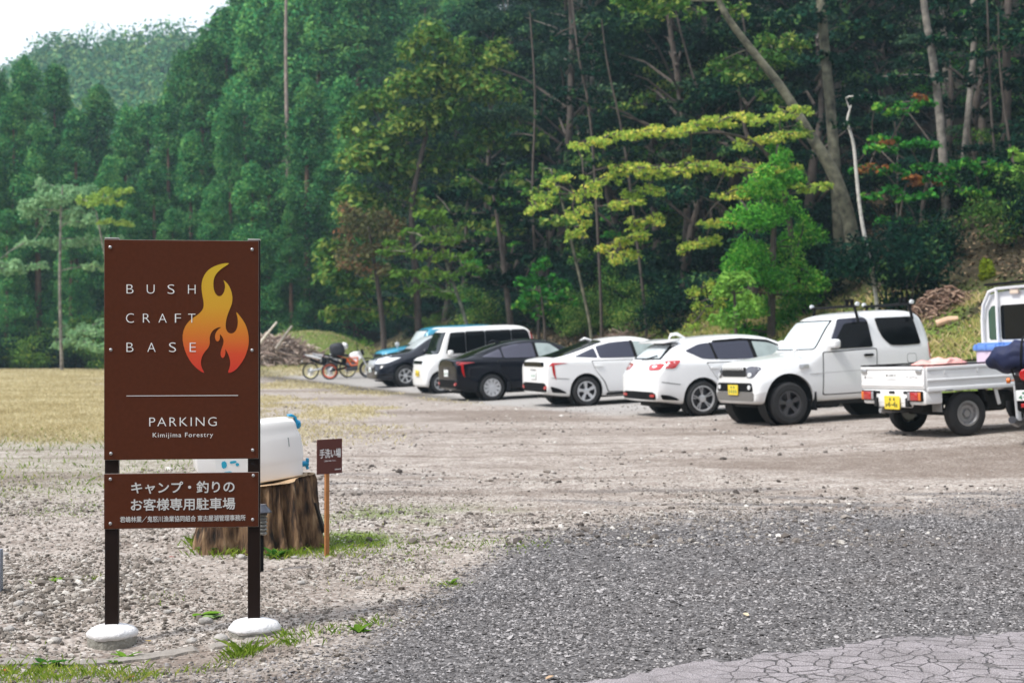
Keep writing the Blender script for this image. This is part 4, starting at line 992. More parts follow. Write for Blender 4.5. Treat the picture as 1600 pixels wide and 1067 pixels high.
tank_m = mat('milky_polyethylene', (.88, .88, .88), .35, coat=.2); cyan = mat('cyan_plastic', (.01, .30, .55), .35)
tank = thing('water_tank', 'white plastic water tank with blue cap and blue tap standing on the stump', 'water tank', (sq.x - .045, sq.y, zs + .428), 0)
tank.rotation_euler = (0, R(-7), R(16))
bm = B()
pf = chaikin([(-.345, 0), (.325, 0), (.345, .02), (.345, .10), (.362, .13), (.36, .28), (.338, .32), (.335, .375), (.30, .405), (-.33, .405), (-.345, .38)], 2)
rg_ = []
for yy, k_ in ((-.17, .93), (-.166, .965), (-.155, .985), (-.14, 1), (.14, 1), (.155, .985), (.166, .965), (.17, .93)):
    rg_.append([bm.verts.new((.005 + (u - .005) * (1 - (1 - k_) * .6), yy, .2 + (v - .2) * k_)) for u, v in pf])
for i in range(7):
    for k in range(len(pf)): bm.faces.new((rg_[i][k], rg_[i][(k + 1) % len(pf)], rg_[i + 1][(k + 1) % len(pf)], rg_[i + 1][k]))
from mathutils.geometry import tessellate_polygon
for t in tessellate_polygon([[Vector((u, v, 0)) for u, v in pf]]): bm.faces.new([rg_[0][i] for i in t]); bm.faces.new([rg_[-1][i] for i in t][::-1])
tb = fin(bm, 'tank_body', tank_m, tank, 50)
bm = B(); lathe(bm, [(0, 0), (.03, 0), (.032, .03), (.02, .045), (0, .045)], 18)
for v in bm.verts: v.co = Vector((v.co.z + .335, v.co.x * 1.0 - .03, v.co.y + .345))
fin(bm, 'blue_cap', cyan, tank)
bm = B(); prism(bm, [(.30, .408), (.338, .40), (.345, .34), (.352, .34), (.352, .40), (.33, .418), (.30, .418)], -.10, .02, lambda u, v, d: Vector((u, d, v))); fin(bm, 'cap_strap', cyan, tank)
bm = B(); tube(bm, [(.335, -.04, .075), (.40, -.04, .075)], [.022, .018], 12); tube(bm, [(.385, -.04, .075), (.39, -.04, .035)], .010, 8); box(bm, (.395, -.04, .095), (.02, .035, .03), .006); fin(bm, 'tap', cyan, tank)
bm = B(); tube(bm, [(-.12, 0, .40), (-.10, 0, .45), (.08, 0, .45), (.10, 0, .40)], .014, 8); fin(bm, 'carry_handle', tank_m, tank)
lb = B(); box(lb, (-.10, -.1715, .13), (.24, .002, .16), 0); lab = fin(lb, 'paper_label', mat('label_paper', (.82, .83, .83), .6), tank)
bm = B()
for px_, s_ in (((-.165, .155), (.035, .05)), ((-.105, .165), (.045, .018)), ((-.08, .145), (.022, .022)), ((-.15, .10), (.06, .02))):
    prism(bm, chaikin([(px_[0] - s_[0] / 2, px_[1] - s_[1] / 2), (px_[0] + s_[0] / 2, px_[1] - s_[1] / 3), (px_[0] + s_[0] / 2.4, px_[1] + s_[1] / 2), (px_[0] - s_[0] / 2, px_[1] + s_[1] / 2)], 1), -.174, -.1728, lambda u, v, d: Vector((u, d, v)))
fin(bm, 'label_picture', mat('label_blue', (.02, .38, .58), .6), lab)
bm = B(); box(bm, (.270, -.171, .245), (.006, .003, .06), 0)
fin(bm, 'level_mark', mat('grey_print', (.3, .33, .35), .6), tank)

lp = P(409, 872, 8.55); lp.z = G(lp.x, lp.y)
lamp = thing('garden_lamp', 'small black solar garden lamp with wide cap, half behind the right sign post', 'garden lamp', lp)
ztop = EYE - (787 - HY) * 8.55 / F - lp.z
bm = B(); lathe(bm, [(0, ztop), (.030, ztop - .002), (.034, ztop - .012), (.062, ztop - .045), (.060, ztop - .052), (.02, ztop - .048), (0, ztop - .048)], 8); fin(bm, 'cap', mat('lamp_black', (.03, .035, .055), .35, coat=.5), lamp)
bm = B()
for k in range(6): lathe(bm, [(.026, ztop - .055 - k * .022), (.034, ztop - .062 - k * .022), (.034, ztop - .068 - k * .022), (.026, ztop - .075 - k * .022)], 20)
fin(bm, 'ribbed_lens', mat('smoky_lens', (.16, .16, .15), .2, coat=.5), lamp)
bm = B(); tube(bm, [(0, 0, ztop - .18), (0, 0, -.05)], .012, 8); fin(bm, 'stake', plastic, lamp)

sp_ = hit(512.5, 868); ws = thing('small_sign', 'small brown hand-washing sign on a thin orange-brown wooden stake', 'sign', (sp_.x, sp_.y, sp_.z), R(43))
dS = sp_.y
def zS(py): return EYE - (py - HY) * dS / F - sp_.z
bm = B(); box(bm, (0, .012, (zS(734) - .06) / 2), (.030, .018, zS(734) + .06), .002, seg=1); fin(bm, 'stake', mat('orange_brown_wood', (.40, .17, .055), .7, noise=.2, nscale=30), ws)
bm = B(); PWs = .198; za, zb = zS(686), zS(740); box(bm, (.012, 0, (za + zb) / 2), (PWs, .005, za - zb), .001, seg=1); pn = fin(bm, 'sign_panel', mat('reddish_brown_panel', (.12, .035, .028), .5), ws)
bm = B(); hz_ = za - zb
bold_text('手洗い場', .012 - PWs * .40, .012 + PWs * .44, zb + hz_ * .46, zb + hz_ * .72, -.0030, .0010, white_ink, pn)
text_mesh(bm, 'ご自由にお使い下さい。', .012 - PWs * .22, .012 + PWs * .25, zb + hz_ * .355, zb + hz_ * .395, S3(-.0026), off=.02, depth=.001)
text_mesh(bm, '君嶋林業', .012 + PWs * .20, .012 + PWs * .45, zb + hz_ * .10, zb + hz_ * .135, S3(-.0026), off=.02, depth=.001)
fin(bm, 'lettering', white_ink, pn)
# grey post end at the left picture edge
gp = hit(-1, 925); bm = B(); box(bm, (0, 0, .10), (.035, .035, .28), .004); o = fin(bm, 'marker_post', mat('blue_grey_metal', (.22, .25, .30), .5, metal=.3), None, loc=(gp.x, gp.y, gp.z)); tag(o, 'short blue-grey marker post in the gravel at the picture edge', 'post')
# ------------------------------------------------------------------ ground sheet with its surface masks
def sstep(a, b, x): t = np.clip((x - a) / (b - a), 0, 1); return t * t * (3 - 2 * t)
def edge_y(x):
    return np.interp(x, [-3, -1.4, -.95, -.48, .09, .98, 4.3, 12], [5.3, 5.45, 5.75, 7.2, 9.9, 10.9, 12.2, 13.5])
def m_dark(x, y):
    n = (fbm(x, y, 1.6, 21) - .5) * 2.0 + (fbm(x * 1.5, y, .35, 23) - .5) * .9
    return sstep(-1.0, .9, edge_y(x) + n * 1.0 - y - .2) * sstep(-2.2, -1.2, x)
def m_streak(x, y):
    w = 0
    for (x0, x1, yc, hw, sl, a) in ((-2.2, 1.2, 14.1, .35, .03, 1), (-1.5, 2.5, 13.2, .25, .05, .8), (.2, 3.2, 12.1, .22, .02, 1), (2.2, 6.5, 12.6, .25, .03, .9), (-3, 0, 15.0, .3, .0, .5), (-.6, .9, 10.1, .35, .2, 1)):
        n = (fbm(x * .6, y * 2, .8, 31) - .5) * .8
        w = np.maximum(w, a * sstep(1, .3, np.abs(y - yc - sl * x + n * .6) / hw) * sstep(-.6, .4, np.minimum(x - x0, x1 - x)) * sstep(.35, .6, fbm(x * .5, y * 3, 1, 37)))
    return w
def m_grass(x, y):
    s = sd(x, y)
    n = fbm(x, y * .6, 3.5, 41); n2 = fbm(x, y, .8, 45)
    field = sstep(18, 24, y + (n - .5) * 8) * sstep(-6, -10, s + (n - .5) * 6)
    patch = sstep(.5, .66, n) * sstep(-1.2, -2.5, s) * sstep(23, 29, y) * .55
    mound = sstep(60, 64, y) * sstep(-6, -7.5, x + (n - .5) * 2)
    return np.clip(np.maximum(np.maximum(field, patch), mound) * sstep(.15, .4, n2 + field * .35), 0, 1)
def m_pad(x, y):
    s = sd(x, y); n = (fbm(x, y, 2.2, 51) - .5) * 1.6
    return sstep(-1.7, -.9, s + n) * sstep(6.2, 5.0, s + n) * sstep(24.5, 29, y + n * 2) * sstep(66, 60, y)
def m_litter(x, y):
    s = sd(x, y); n = (fbm(x, y, 3, 61) - .5) * 3
    a = sstep(5.0, 6.5, s + n) * sstep(88, 70, y * .0 + 60)
    dk = sstep(-3.2, -1.6, s + n * .5) * sstep(-.8, -1.5, s + n * .4) * sstep(32, 40, y) * .8
    f = sstep(80, 82, y)
    return np.clip(np.maximum(np.maximum(a, dk), f), 0, 1)
def m_green(x, y):
    s = sd(x, y); n = fbm(x, y, 1.1, 71)
    a = sstep(.5, .7, n) * sstep(8.2, 9.3, y) * sstep(12.5, 10.6, y) * sstep(-1.9, -1.2, x) * sstep(.5, -.1, x)
    b_ = sstep(.45, .65, n) * sstep(5.6, 5.4, y + 0 * x)
    c = sstep(4.2, 5.2, s) * sstep(12, 9, s) * sstep(.25, .5, fbm(x, y, 1.6, 75)) * sstep(3, 6, x)
    d = sstep(.42, .6, fbm(x, y, 4, 77)) * sstep(11, 15, y) * sstep(24, 19, y) * sstep(-2.5, -4, x) * .14
    m = np.exp(-(((x + 10.6) / 4.6) ** 2 + ((y - 73) / 5) ** 2)) * 1.6
    return np.clip(np.maximum(np.maximum(np.maximum(a, b_), np.maximum(c, d)), m), 0, 1)
xs = np.unique(np.concatenate([np.linspace(-3.4, 4.2, 170), 4.2 + (np.geomspace(1, 300, 130) - 1) * 1.1, -3.4 - (np.geomspace(1, 300, 130) - 1) * 1.1]))
ys = np.unique(np.concatenate([np.linspace(-25, 4.5, 14), np.linspace(4.5, 13, 190), 13 + (np.geomspace(1, 90, 210) - 1) * 3.6]))
XX, YY = np.meshgrid(xs, ys); ZZ = ground(XX, YY)
V = np.stack([XX.ravel(), YY.ravel(), ZZ.ravel()], 1); nx, ny = len(xs), len(ys)
ii, jj = np.meshgrid(np.arange(nx - 1), np.arange(ny - 1)); a_ = (jj * nx + ii).ravel()
Fq = np.stack([a_, a_ + 1, a_ + nx + 1, a_ + nx], 1)
gm, nt, b = new_mat('ground_surface')
N_ = nt.nodes; Lk = nt.links.new
tc = N_.new('ShaderNodeTexCoord')
def noise(scale, det=4, dim=None, rough=.5):
    n = N_.new('ShaderNodeTexNoise'); n.inputs['Scale'].default_value = scale; n.inputs['Detail'].default_value = det; n.inputs['Roughness'].default_value = rough
    Lk(tc.outputs['Object'], n.inputs['Vector']); return n.outputs['Fac']
def vor(scale, out='Distance'):
    n = N_.new('ShaderNodeTexVoronoi'); n.inputs['Scale'].default_value = scale; Lk(tc.outputs['Object'], n.inputs['Vector']); return n
def mixc(f, a, c):
    m = N_.new('ShaderNodeMix'); m.data_type = 'RGBA'; Lk(f, m.inputs['Factor']); Lk(a, m.inputs['A']); Lk(c, m.inputs['B']); return m.outputs['Result']
def attr(n): q = N_.new('ShaderNodeAttribute'); q.attribute_name = n; return q.outputs['Fac']
def mul(a, k=None, c=None, op='MULTIPLY'):
    m = N_.new('ShaderNodeMath'); m.operation = op; Lk(a, m.inputs[0]); m.use_clamp = False
    if k is not None: m.inputs[1].default_value = k
    else: Lk(c, m.inputs[1])
    return m.outputs[0]
v1 = vor(38); v2 = vor(14); n1 = noise(3.2, 6); n2 = noise(26, 5); n3 = noise(.35, 3); n4 = noise(90, 4)
sepc = N_.new('ShaderNodeSeparateColor'); Lk(v1.outputs['Color'], sepc.inputs[0]); r1 = sepc.outputs[0]
sep2 = N_.new('ShaderNodeSeparateColor'); Lk(v2.outputs['Color'], sep2.inputs[0]); r2 = sep2.outputs[0]
dirt0 = ramp(nt, n1, [(.3, (.19, .148, .125)), (.5, (.315, .265, .23)), (.72, (.48, .43, .385))])
peb = ramp(nt, r1, [(0, (.12, .10, .086)), (.45, (.31, .272, .243)), (1, (.62, .58, .54))])
msk = ramp(nt, n2, [(.42, (.15, .15, .15)), (.6, (.8, .8, .8))])
dirt = mixc(msk, dirt0, peb)
dark = mixc(ramp(nt, n1, [(.35, (.3, .3, .3)), (.65, (.7, .7, .7))]), ramp(nt, r1, [(0, (.06, .057, .058)), (.5, (.13, .124, .126)), (1, (.27, .26, .26))]), ramp(nt, n4, [(.3, (.05, .047, .048)), (.7, (.17, .16, .16))]))
grassc = mixc(ramp(nt, n3, [(.35, (0, 0, 0)), (.65, (1, 1, 1))]), ramp(nt, n2, [(.3, (.34, .28, .16)), (.55, (.54, .45, .27)), (.8, (.66, .60, .40))]), ramp(nt, n2, [(.3, (.36, .30, .19)), (.7, (.58, .52, .37))]))
pad = ramp(nt, n2, [(.3, (.30, .285, .27)), (.7, (.43, .41, .395))])
lit = ramp(nt, n2, [(.3, (.012, .012, .006)), (.5, (.034, .030, .015)), (.72, (.09, .065, .035))])
grn = ramp(nt, n2, [(.3, (.06, .09, .02)), (.6, (.17, .24, .05)), (.8, (.33, .38, .12))])
c = mixc(attr('grass'), dirt, grassc); c = mixc(attr('pad'), c, pad); c = mixc(attr('dark'), c, dark); c = mixc(attr('litter'), c, lit); c = mixc(attr('green'), c, grn)
soil = ramp(nt, n2, [(.3, (.08, .056, .042)), (.55, (.155, .115, .09)), (.8, (.28, .23, .19))])
c2_ = mixc(mul(attr('soil'), None, ramp(nt, n2, [(.35, (.25, .25, .25)), (.6, (1, 1, 1))])), c, soil)
Lk(c2_, b.inputs['Base Color']); b.inputs['Roughness'].default_value = .95; b.inputs['Specular IOR Level'].default_value = .2
bp = N_.new('ShaderNodeBump'); bp.inputs['Strength'].default_value = .8; bp.inputs['Distance'].default_value = .018
hsum = mul(mul(v1.outputs['Distance'], -1.0), None, mul(mul(n2, 1.1), None, mul(mul(v2.outputs['Distance'], -.9), None, n1, 'ADD'), 'ADD'), 'ADD')
Lk(hsum, bp.inputs['Height']); Lk(bp.outputs[0], b.inputs['Normal'])
gme = np_mesh('ground', V, Fq, gm, True)
def put_attr(me, nm, arr):
    at = me.attributes.new(nm, 'FLOAT', 'POINT'); at.data.foreach_set('value', np.asarray(arr, np.float32).ravel())
X_, Y_ = V[:, 0], V[:, 1]
def m_soil(x, y):
    s = sd(x, y)
    a = sstep(.50, .68, fbm(x * .45, y * 1.6, 2.6, 101, 5)) * .85
    b2_ = 0
    for (yc, sl, w_) in ((17.5, .10, .16), (19.1, .10, .16), (14.6, -.05, .14), (22.5, .22, .2), (24.2, .22, .2), (11.7, .03, .12)):
        wob = (fbm(x, x * 0 + yc, 5, 105) - .5) * 1.6
        b2_ = np.maximum(b2_, sstep(1, .2, np.abs(y - yc - sl * x + wob) / (w_ * (1 + y * .02))) * sstep(.3, .6, fbm(x * .7, y, 2.4, 107)) * .8)
    near = sstep(.55, .7, fbm(x, y * 1.5, .7, 109)) * sstep(9, 7, y) * sstep(-.2, -.8, x) * .75
    near = np.maximum(near, sstep(6.05, 5.8, y + (fbm(x, y, .3, 111) - .5) * .4) * sstep(-.4, -.9, x) * .9)
    return np.clip(np.maximum(np.maximum(a, b2_), near), 0, 1) * (1 - m_grass(x, y)) * (1 - .8 * m_pad(x, y)) * sstep(60, 50, y) * (1 - .7 * m_dark(x, y)) * sstep(5.2, 4.2, s)
for nm, fn in (('soil', m_soil), ('dark', lambda x, y: np.maximum(m_dark(x, y), m_streak(x, y) * .8)), ('grass', m_grass), ('pad', m_pad), ('litter', m_litter), ('green', m_green)): put_attr(gme, nm, fn(X_, Y_))
go = link(bpy.data.objects.new('ground', gme)); tag(go, kind='structure')

# cracked asphalt at the lower right
am, nt, b = new_mat('cracked_asphalt'); N_ = nt.nodes; Lk = nt.links.new; tc = N_.new('ShaderNodeTexCoord')
wn = N_.new('ShaderNodeTexNoise'); wn.inputs['Scale'].default_value = 5; wn.inputs['Detail'].default_value = 4; Lk(tc.outputs['Object'], wn.inputs['Vector'])
vm = N_.new('ShaderNodeVectorMath'); vm.operation = 'MULTIPLY_ADD'; vm.inputs[1].default_value = (.13, .13, .13); Lk(wn.outputs['Color'], vm.inputs[0]); Lk(tc.outputs['Object'], vm.inputs[2])
def crack(scale, w0, w1):
    v = N_.new('ShaderNodeTexVoronoi'); v.feature = 'DISTANCE_TO_EDGE'; v.inputs['Scale'].default_value = scale; Lk(vm.outputs[0], v.inputs['Vector'])
    q = N_.new('ShaderNodeTexNoise'); q.inputs['Scale'].default_value = 7; q.inputs['Detail'].default_value = 3; Lk(tc.outputs['Object'], q.inputs['Vector'])
    a = N_.new('ShaderNodeMath'); a.operation = 'MULTIPLY_ADD'; a.inputs[1].default_value = .12; a.inputs[2].default_value = -.06; Lk(q.outputs['Fac'], a.inputs[0])
    s2 = N_.new('ShaderNodeMath'); s2.operation = 'ADD'; Lk(v.outputs['Distance'], s2.inputs[0]); Lk(a.outputs[0], s2.inputs[1])
    m = N_.new('ShaderNodeMapRange'); m.inputs[1].default_value = w0; m.inputs[2].default_value = w1; Lk(s2.outputs[0], m.inputs[0]); return m.outputs[0]
k1a = crack(9.5, .003, .042)
sx_ = N_.new('ShaderNodeSeparateXYZ'); Lk(tc.outputs['Object'], sx_.inputs[0]); wx = N_.new('ShaderNodeTexNoise'); wx.inputs['Scale'].default_value = 2.2; wx.inputs['Detail'].default_value = 3; Lk(tc.outputs['Object'], wx.inputs['Vector'])
ad = mul(mul(sx_.outputs['X'], -1.1), None, mul(wx.outputs['Fac'], 1.6), 'ADD'); cl = N_.new('ShaderNodeMapRange'); cl.inputs[1].default_value = -.35; cl.inputs[2].default_value = .25; Lk(ad, cl.inputs[0])
k1 = mul(k1a, None, cl.outputs[0], 'MAXIMUM'); sn = noise(160, 5); sn2 = noise(4, 4)
mm = mul(k1, None, mul(mul(sn, 1.0), .5, None, 'ADD'))
st_ = ramp(nt, sn, [(.3, (.24, .21, .217)), (.5, (.44, .395, .41)), (.72, (.64, .59, .61))])
c = mixc(k1, ramp(nt, sn, [(.4, (.05, .045, .045)), (.6, (.09, .085, .08))]), st_); stn = mixc(ramp(nt, sn2, [(.38, (.55, .55, .55)), (.56, (0, 0, 0))]), c, ramp(nt, sn, [(.3, (.14, .122, .122)), (.7, (.36, .33, .335))])); Lk(stn, b.inputs['Base Color']); b.inputs['Roughness'].default_value = .9
bp = N_.new('ShaderNodeBump'); bp.inputs['Strength'].default_value = 1; bp.inputs['Distance'].default_value = .022; Lk(mm, bp.inputs['Height']); Lk(bp.outputs[0], b.inputs['Normal'])
ex = [-.15, .19, .82, 1.19, 1.52, 1.73, 2.42, 4.5, 9]; ey = [5.3, 5.68, 6.10, 6.25, 6.45, 6.56, 6.72, 7.2, 8.2]
gx = np.linspace(-1.5, 7, 240); gy = np.linspace(0, 1, 60); AX, AT = np.meshgrid(gx, gy)
top_ = np.interp(AX, [-1.5] + ex, [3.9] + ey) + (fbm(AX, AX * 0 + 3, .22, 81) - .5) * .20 + (fbm(AX, AX * 0 + 9, .05, 83) - .5) * .11
AY = 3.0 + (top_ - 3.0) * AT
AZ = ground(AX, AY) + .006 + .010 * (1 - AT ** 14) + .0
AZ = AZ * (1 - (AT > .999)) + (ground(AX, AY) - .01) * (AT > .999)
va = np.stack([AX.ravel(), AY.ravel(), AZ.ravel()], 1); i2, j2 = np.meshgrid(np.arange(239), np.arange(59)); a_ = (j2 * 240 + i2).ravel()
ro = link(bpy.data.objects.new('road', np_mesh('road', va, np.stack([a_, a_ + 1, a_ + 241, a_ + 240], 1), am, True))); tag(ro, kind='structure')
# buried kerb strip by the sign
k0, k1_ = hit(-30, 1036), hit(420, 998)
kv = []; kf = []
for i in range(41):
    t = i / 40; p = k0.lerp(k1_, t); n = Vector((-(k1_ - k0).y, (k1_ - k0).x, 0)).normalized()
    for w, h in ((-.05, -.02), (-.045, .012), (.045, .014), (.05, -.02)):
        q_ = p + n * (w + .008 * math.sin(i * 1.7 + w * 40)); kv.append((q_.x, q_.y, G(q_.x, q_.y) + h - (.02 if t > .72 and i % 5 < 2 else 0)))
for i in range(40):
    for k in range(3): kf.append((i * 4 + k, i * 4 + k + 1, i * 4 + k + 5, i * 4 + k + 4))
ko = link(bpy.data.objects.new('kerb', np_mesh('kerb', kv, kf, mat('kerb_concrete', (.26, .235, .21), .9, noise=.2, nscale=14, bump=.5, bscale=50), False))); tag(ko, kind='structure')

# ------------------------------------------------------------------ stones
OCT = np.array([(1, 0, 0), (-1, 0, 0), (0, 1, 0), (0, -1, 0), (0, 0, 1), (0, 0, -1)], float)
OF_ = np.array([(0, 2, 4), (2, 1, 4), (1, 3, 4), (3, 0, 4), (2, 0, 5), (1, 2, 5), (3, 1, 5), (0, 3, 5)])
bmi = B(); bmesh.ops.create_icosphere(bmi, subdivisions=1, radius=1); bmi.verts.ensure_lookup_table()
ICO = np.array([v.co[:] for v in bmi.verts]); IF_ = np.array([[v.index for v in f.verts] for f in bmi.faces]); bmi.free()
def stones(name, x, y, size, base, faces, m, flat=.6, jit=.3, sink=.25, z=None):
    n = len(x); k = len(base)
    v = base[None] * (1 + rng.uniform(-jit, jit, (n, k, 1))) + rng.uniform(-jit, jit, (n, k, 3)) * .4
    sc_ = np.stack([rng.uniform(.7, 1.3, n), rng.uniform(.6, 1.0, n), rng.uniform(.4, .8, n) * flat * 1.3], 1) * size[:, None] / 2
    v = v * sc_[:, None, :]
    a = rng.uniform(0, 6.283, n); t = rng.uniform(-.5, .5, n)
    ca, sa, ct, st = np.cos(a), np.sin(a), np.cos(t), np.sin(t)
    x1 = v[..., 0] * ct[:, None] + v[..., 2] * st[:, None]; z1_ = -v[..., 0] * st[:, None] + v[..., 2] * ct[:, None]; y1 = v[..., 1]
    X = x1 * ca[:, None] - y1 * sa[:, None] + x[:, None]; Y = x1 * sa[:, None] + y1 * ca[:, None] + y[:, None]
    Z = z1_ + (ground(x, y) if z is None else z)[:, None] + (size * .3 * (.6 - sink))[:, None]
    vv = np.stack([X, Y, Z], -1).reshape(-1, 3); ff = (faces[None] + (np.arange(n) * k)[:, None, None]).reshape(-1, 3)
    o = link(bpy.data.objects.new(name, np_mesh(name, vv, ff, m))); return o
def on_asphalt(x, y): return y < np.interp(x, [-1.5] + ex, [3.9] + ey) - .02
def scatter(n, x0, x1, y0, y1, fn, p=1.0):
    u = rng.uniform(0, 1, n); y = 1 / (1 / y0 + (1 / y1 - 1 / y0) * u) if False else y0 * (y1 / y0) ** u
    x = rng.uniform(x0, x1, n) * y / y1
    k = rng.uniform(0, 1, n) < fn(x, y) * p
    return x[k], y[k]
x, y = scatter(230000, -4.6, 6.4, 5.3, 13.5, lambda x, y: m_dark(x, y) ** .7 * (.55 + .45 * sstep(.35, .6, fbm(x, y * 1.4, .9, 121))) * (1 - on_asphalt(x, y) * (1 - .012 - .35 * np.exp(-np.clip(np.interp(x, [-1.5] + ex, [3.9] + ey) - y, 0, 9) / .05))))
sz = np.exp(rng.normal(math.log(.0118), .42, len(x))).clip(.005, .034) * (1 + (y - 5.5) * .05)
tag(stones('crushed_gravel', x, y, sz, OCT, OF_, stone_mat('dark_crushed_stone', (.045, .042, .042), (.17, .16, .16), (.42, .40, .40))), kind='stuff')
x, y = scatter(130000, -6.5, 3.0, 5.5, 17, lambda x, y: (1 - m_dark(x, y)) * (1 - on_asphalt(x, y)) * (.25 + .75 * sstep(.4, .6, fbm(x, y, .8, 91))) * sstep(17, 10, y))
sz = np.exp(rng.normal(math.log(.0092), .55, len(x))).clip(.004, .045) * (1 + .35 * sstep(-1.8, -2.6, x))
sz = np.where((x < -1.9) & (y < 8.4), sz * 1.25, sz)
tag(stones('loose_pebbles', x, y, sz, ICO, IF_, stone_mat('pale_pebble', (.08, .067, .055), (.22, .19, .162), (.52, .49, .45)), .75, .22), kind='stuff')
x, y = scatter(16000, -9, 12, 9.5, 34, lambda x, y: sstep(.4, .65, fbm(x, y * 1.5, 2.0, 131)) * (1 - m_grass(x, y)) * (sd(x, y) < 1))
sz = np.exp(rng.normal(math.log(.022), .5, len(x))).clip(.01, .09)
tag(stones('scattered_stones', x, y, sz, ICO, IF_, stone_mat('mixed_stone', (.05, .04, .035), (.22, .19, .165), (.60, .57, .53)), .7, .25, .3), kind='stuff')
big = [(322, 972, .07), (205, 985, .055), (345, 1000, .08), (395, 862, .10), (378, 872, .07), (60, 962, .06), (30, 945, .07), (88, 1002, .06), (15, 985, .06), (300, 1003, .06), (262, 957, .045), (478, 862, .06), (462, 872, .05), (560, 905, .05), (690, 880, .05), (246, 876, .05), (8, 868, .06), (470, 912, .05)]
pm = mat('boulder_grey', (.36, .34, .32), .85, noise=.25, nscale=30, bump=.4, bscale=60)
for i, (px, py, s_) in enumerate(big):
    p = hit(px, py); o = blob('stone', (s_ * .5, s_ * .4, s_ * .3), pm, 2.3, 20 + i, .3, 2); o.location = (p.x, p.y, p.z + s_ * .1); o.rotation_euler = (0, 0, i * 1.3)
    tag(o, 'fist-sized pale grey stone lying loose in the gravel', 'stone', 'loose stones around the sign')

# ------------------------------------------------------------------ leaves
def quads(c, nrm, L, W, fold=.0):
    n = len(c); t = rng.normal(size=(n, 3)); t -= nrm * (t * nrm).sum(1, keepdims=True); t /= np.linalg.norm(t, axis=1, keepdims=True) + 1e-9
    s = np.cross(nrm, t); L = np.broadcast_to(np.asarray(L, float), (n,))[:, None]; W = np.broadcast_to(np.asarray(W, float), (n,))[:, None]
    v = np.stack([c - t * L, c + s * W - t * L * .15, c + t * L, c - s * W - t * L * .15], 1)
    return v.reshape(-1, 3)
def qf(n): return np.arange(n * 4).reshape(-1, 4)
def unit(a): return a / (np.linalg.norm(a, axis=1, keepdims=True) + 1e-9)
def clumps(cs, rad, per, leaf, up=.6, shell=.5, aspect=.5, droop=0, nd=.55):
    """leaf faces through flattened clumps: cs (n,3) centres, rad (n,3) radii"""
    n = len(cs); ci = np.repeat(np.arange(n), per); m = len(ci)
    d = unit(rng.normal(size=(m, 3))); r = rng.uniform(0, 1, (m, 1)) ** (shell)
    off = d * r * rad[ci]
    if droop: off[:, 2] -= droop * ((off[:, 0] ** 2 + off[:, 1] ** 2) / (rad[ci, 0] ** 2))
    c = cs[ci] + off
    nr = unit(rng.normal(size=(m, 3)) * (1 - up) + np.array([0, 0, 1]) * up + d * nd)
    l = leaf * rng.uniform(.6, 1.35, m)
    return quads(c, nr, l, l * aspect)
def tree_obj(name, trunk_bm, trunk_m, leaf_v, leaf_m, label, cat, loc, rz=0, group=None, crown='crown'):
    t = thing(name, label, cat, loc, rz, group)
    if trunk_bm is not None: fin(trunk_bm, 'trunk', trunk_m, t, 60)
    if leaf_v is not None: link(bpy.data.objects.new(crown, np_mesh(crown, leaf_v, qf(len(leaf_v) // 4), leaf_m)), t)
    return t
def copy_tree(t, loc, rz, s=1, label=None, group=None, sz=None):
    r = t.copy(); COL.objects.link(r); r.location = loc; r.rotation_euler = (0, 0, rz); r.scale = (s, s, sz or s)
    if label: r['label'] = label
    if group: r['group'] = group
    for ch in t.children: c = ch.copy(); COL.objects.link(c); c.parent = r
    return r
bark_dark = mat('dark_bark_wood', (.07, .055, .045), .9, noise=.4, nscale=5, bump=.5, bscale=20)
bark_pale = mat('pale_bark', (.19, .17, .145), .9, noise=.7, nscale=5, bump=.6, bscale=20)
bark_moss = mat('mossy_bark', (.115, .11, .075), .9, noise=.85, nscale=4.5, bump=.8, bscale=14)
bark_red = mat('reddish_cedar_bark', (.16, .09, .06), .9, noise=.3, nscale=8)
lf_cedar = leaf_mat('cedar_leaf', (.005, .040, .022), (.060, .26, .085), (.18, .38, .10), .2, .85)
lf_dark = leaf_mat('dark_broad_leaf', (.002, .010, .011), (.012, .050, .029), (.09, .17, .05), .25, .65)
lf_mid = leaf_mat('olive_leaf', (.015, .055, .016), (.09, .21, .045), (.28, .35, .08), .35, .8)
lf_grey = leaf_mat('grey_green_leaf', (.006, .024, .020), (.038, .095, .056), (.12, .20, .09), .3, .7)
lf_light = leaf_mat('light_green_leaf', (.08, .21, .035), (.22, .40, .07), (.42, .50, .09), .4, .6)
lf_yel = leaf_mat('yellow_green_leaf', (.14, .27, .04), (.44, .60, .11), (.76, .70, .14), .5, .85)
lf_vivid = leaf_mat('vivid_green_leaf', (.014, .11, .022), (.06, .28, .045), (.22, .42, .06), .35, .8)
lf_red = leaf_mat('turning_red_leaf', (.22, .07, .03), (.34, .15, .05), (.2, .25, .06), .35, .7)
lf_far = leaf_mat('hillside_leaf', (.012, .080, .045), (.085, .22, .09), (.20, .29, .10), .2, .8)

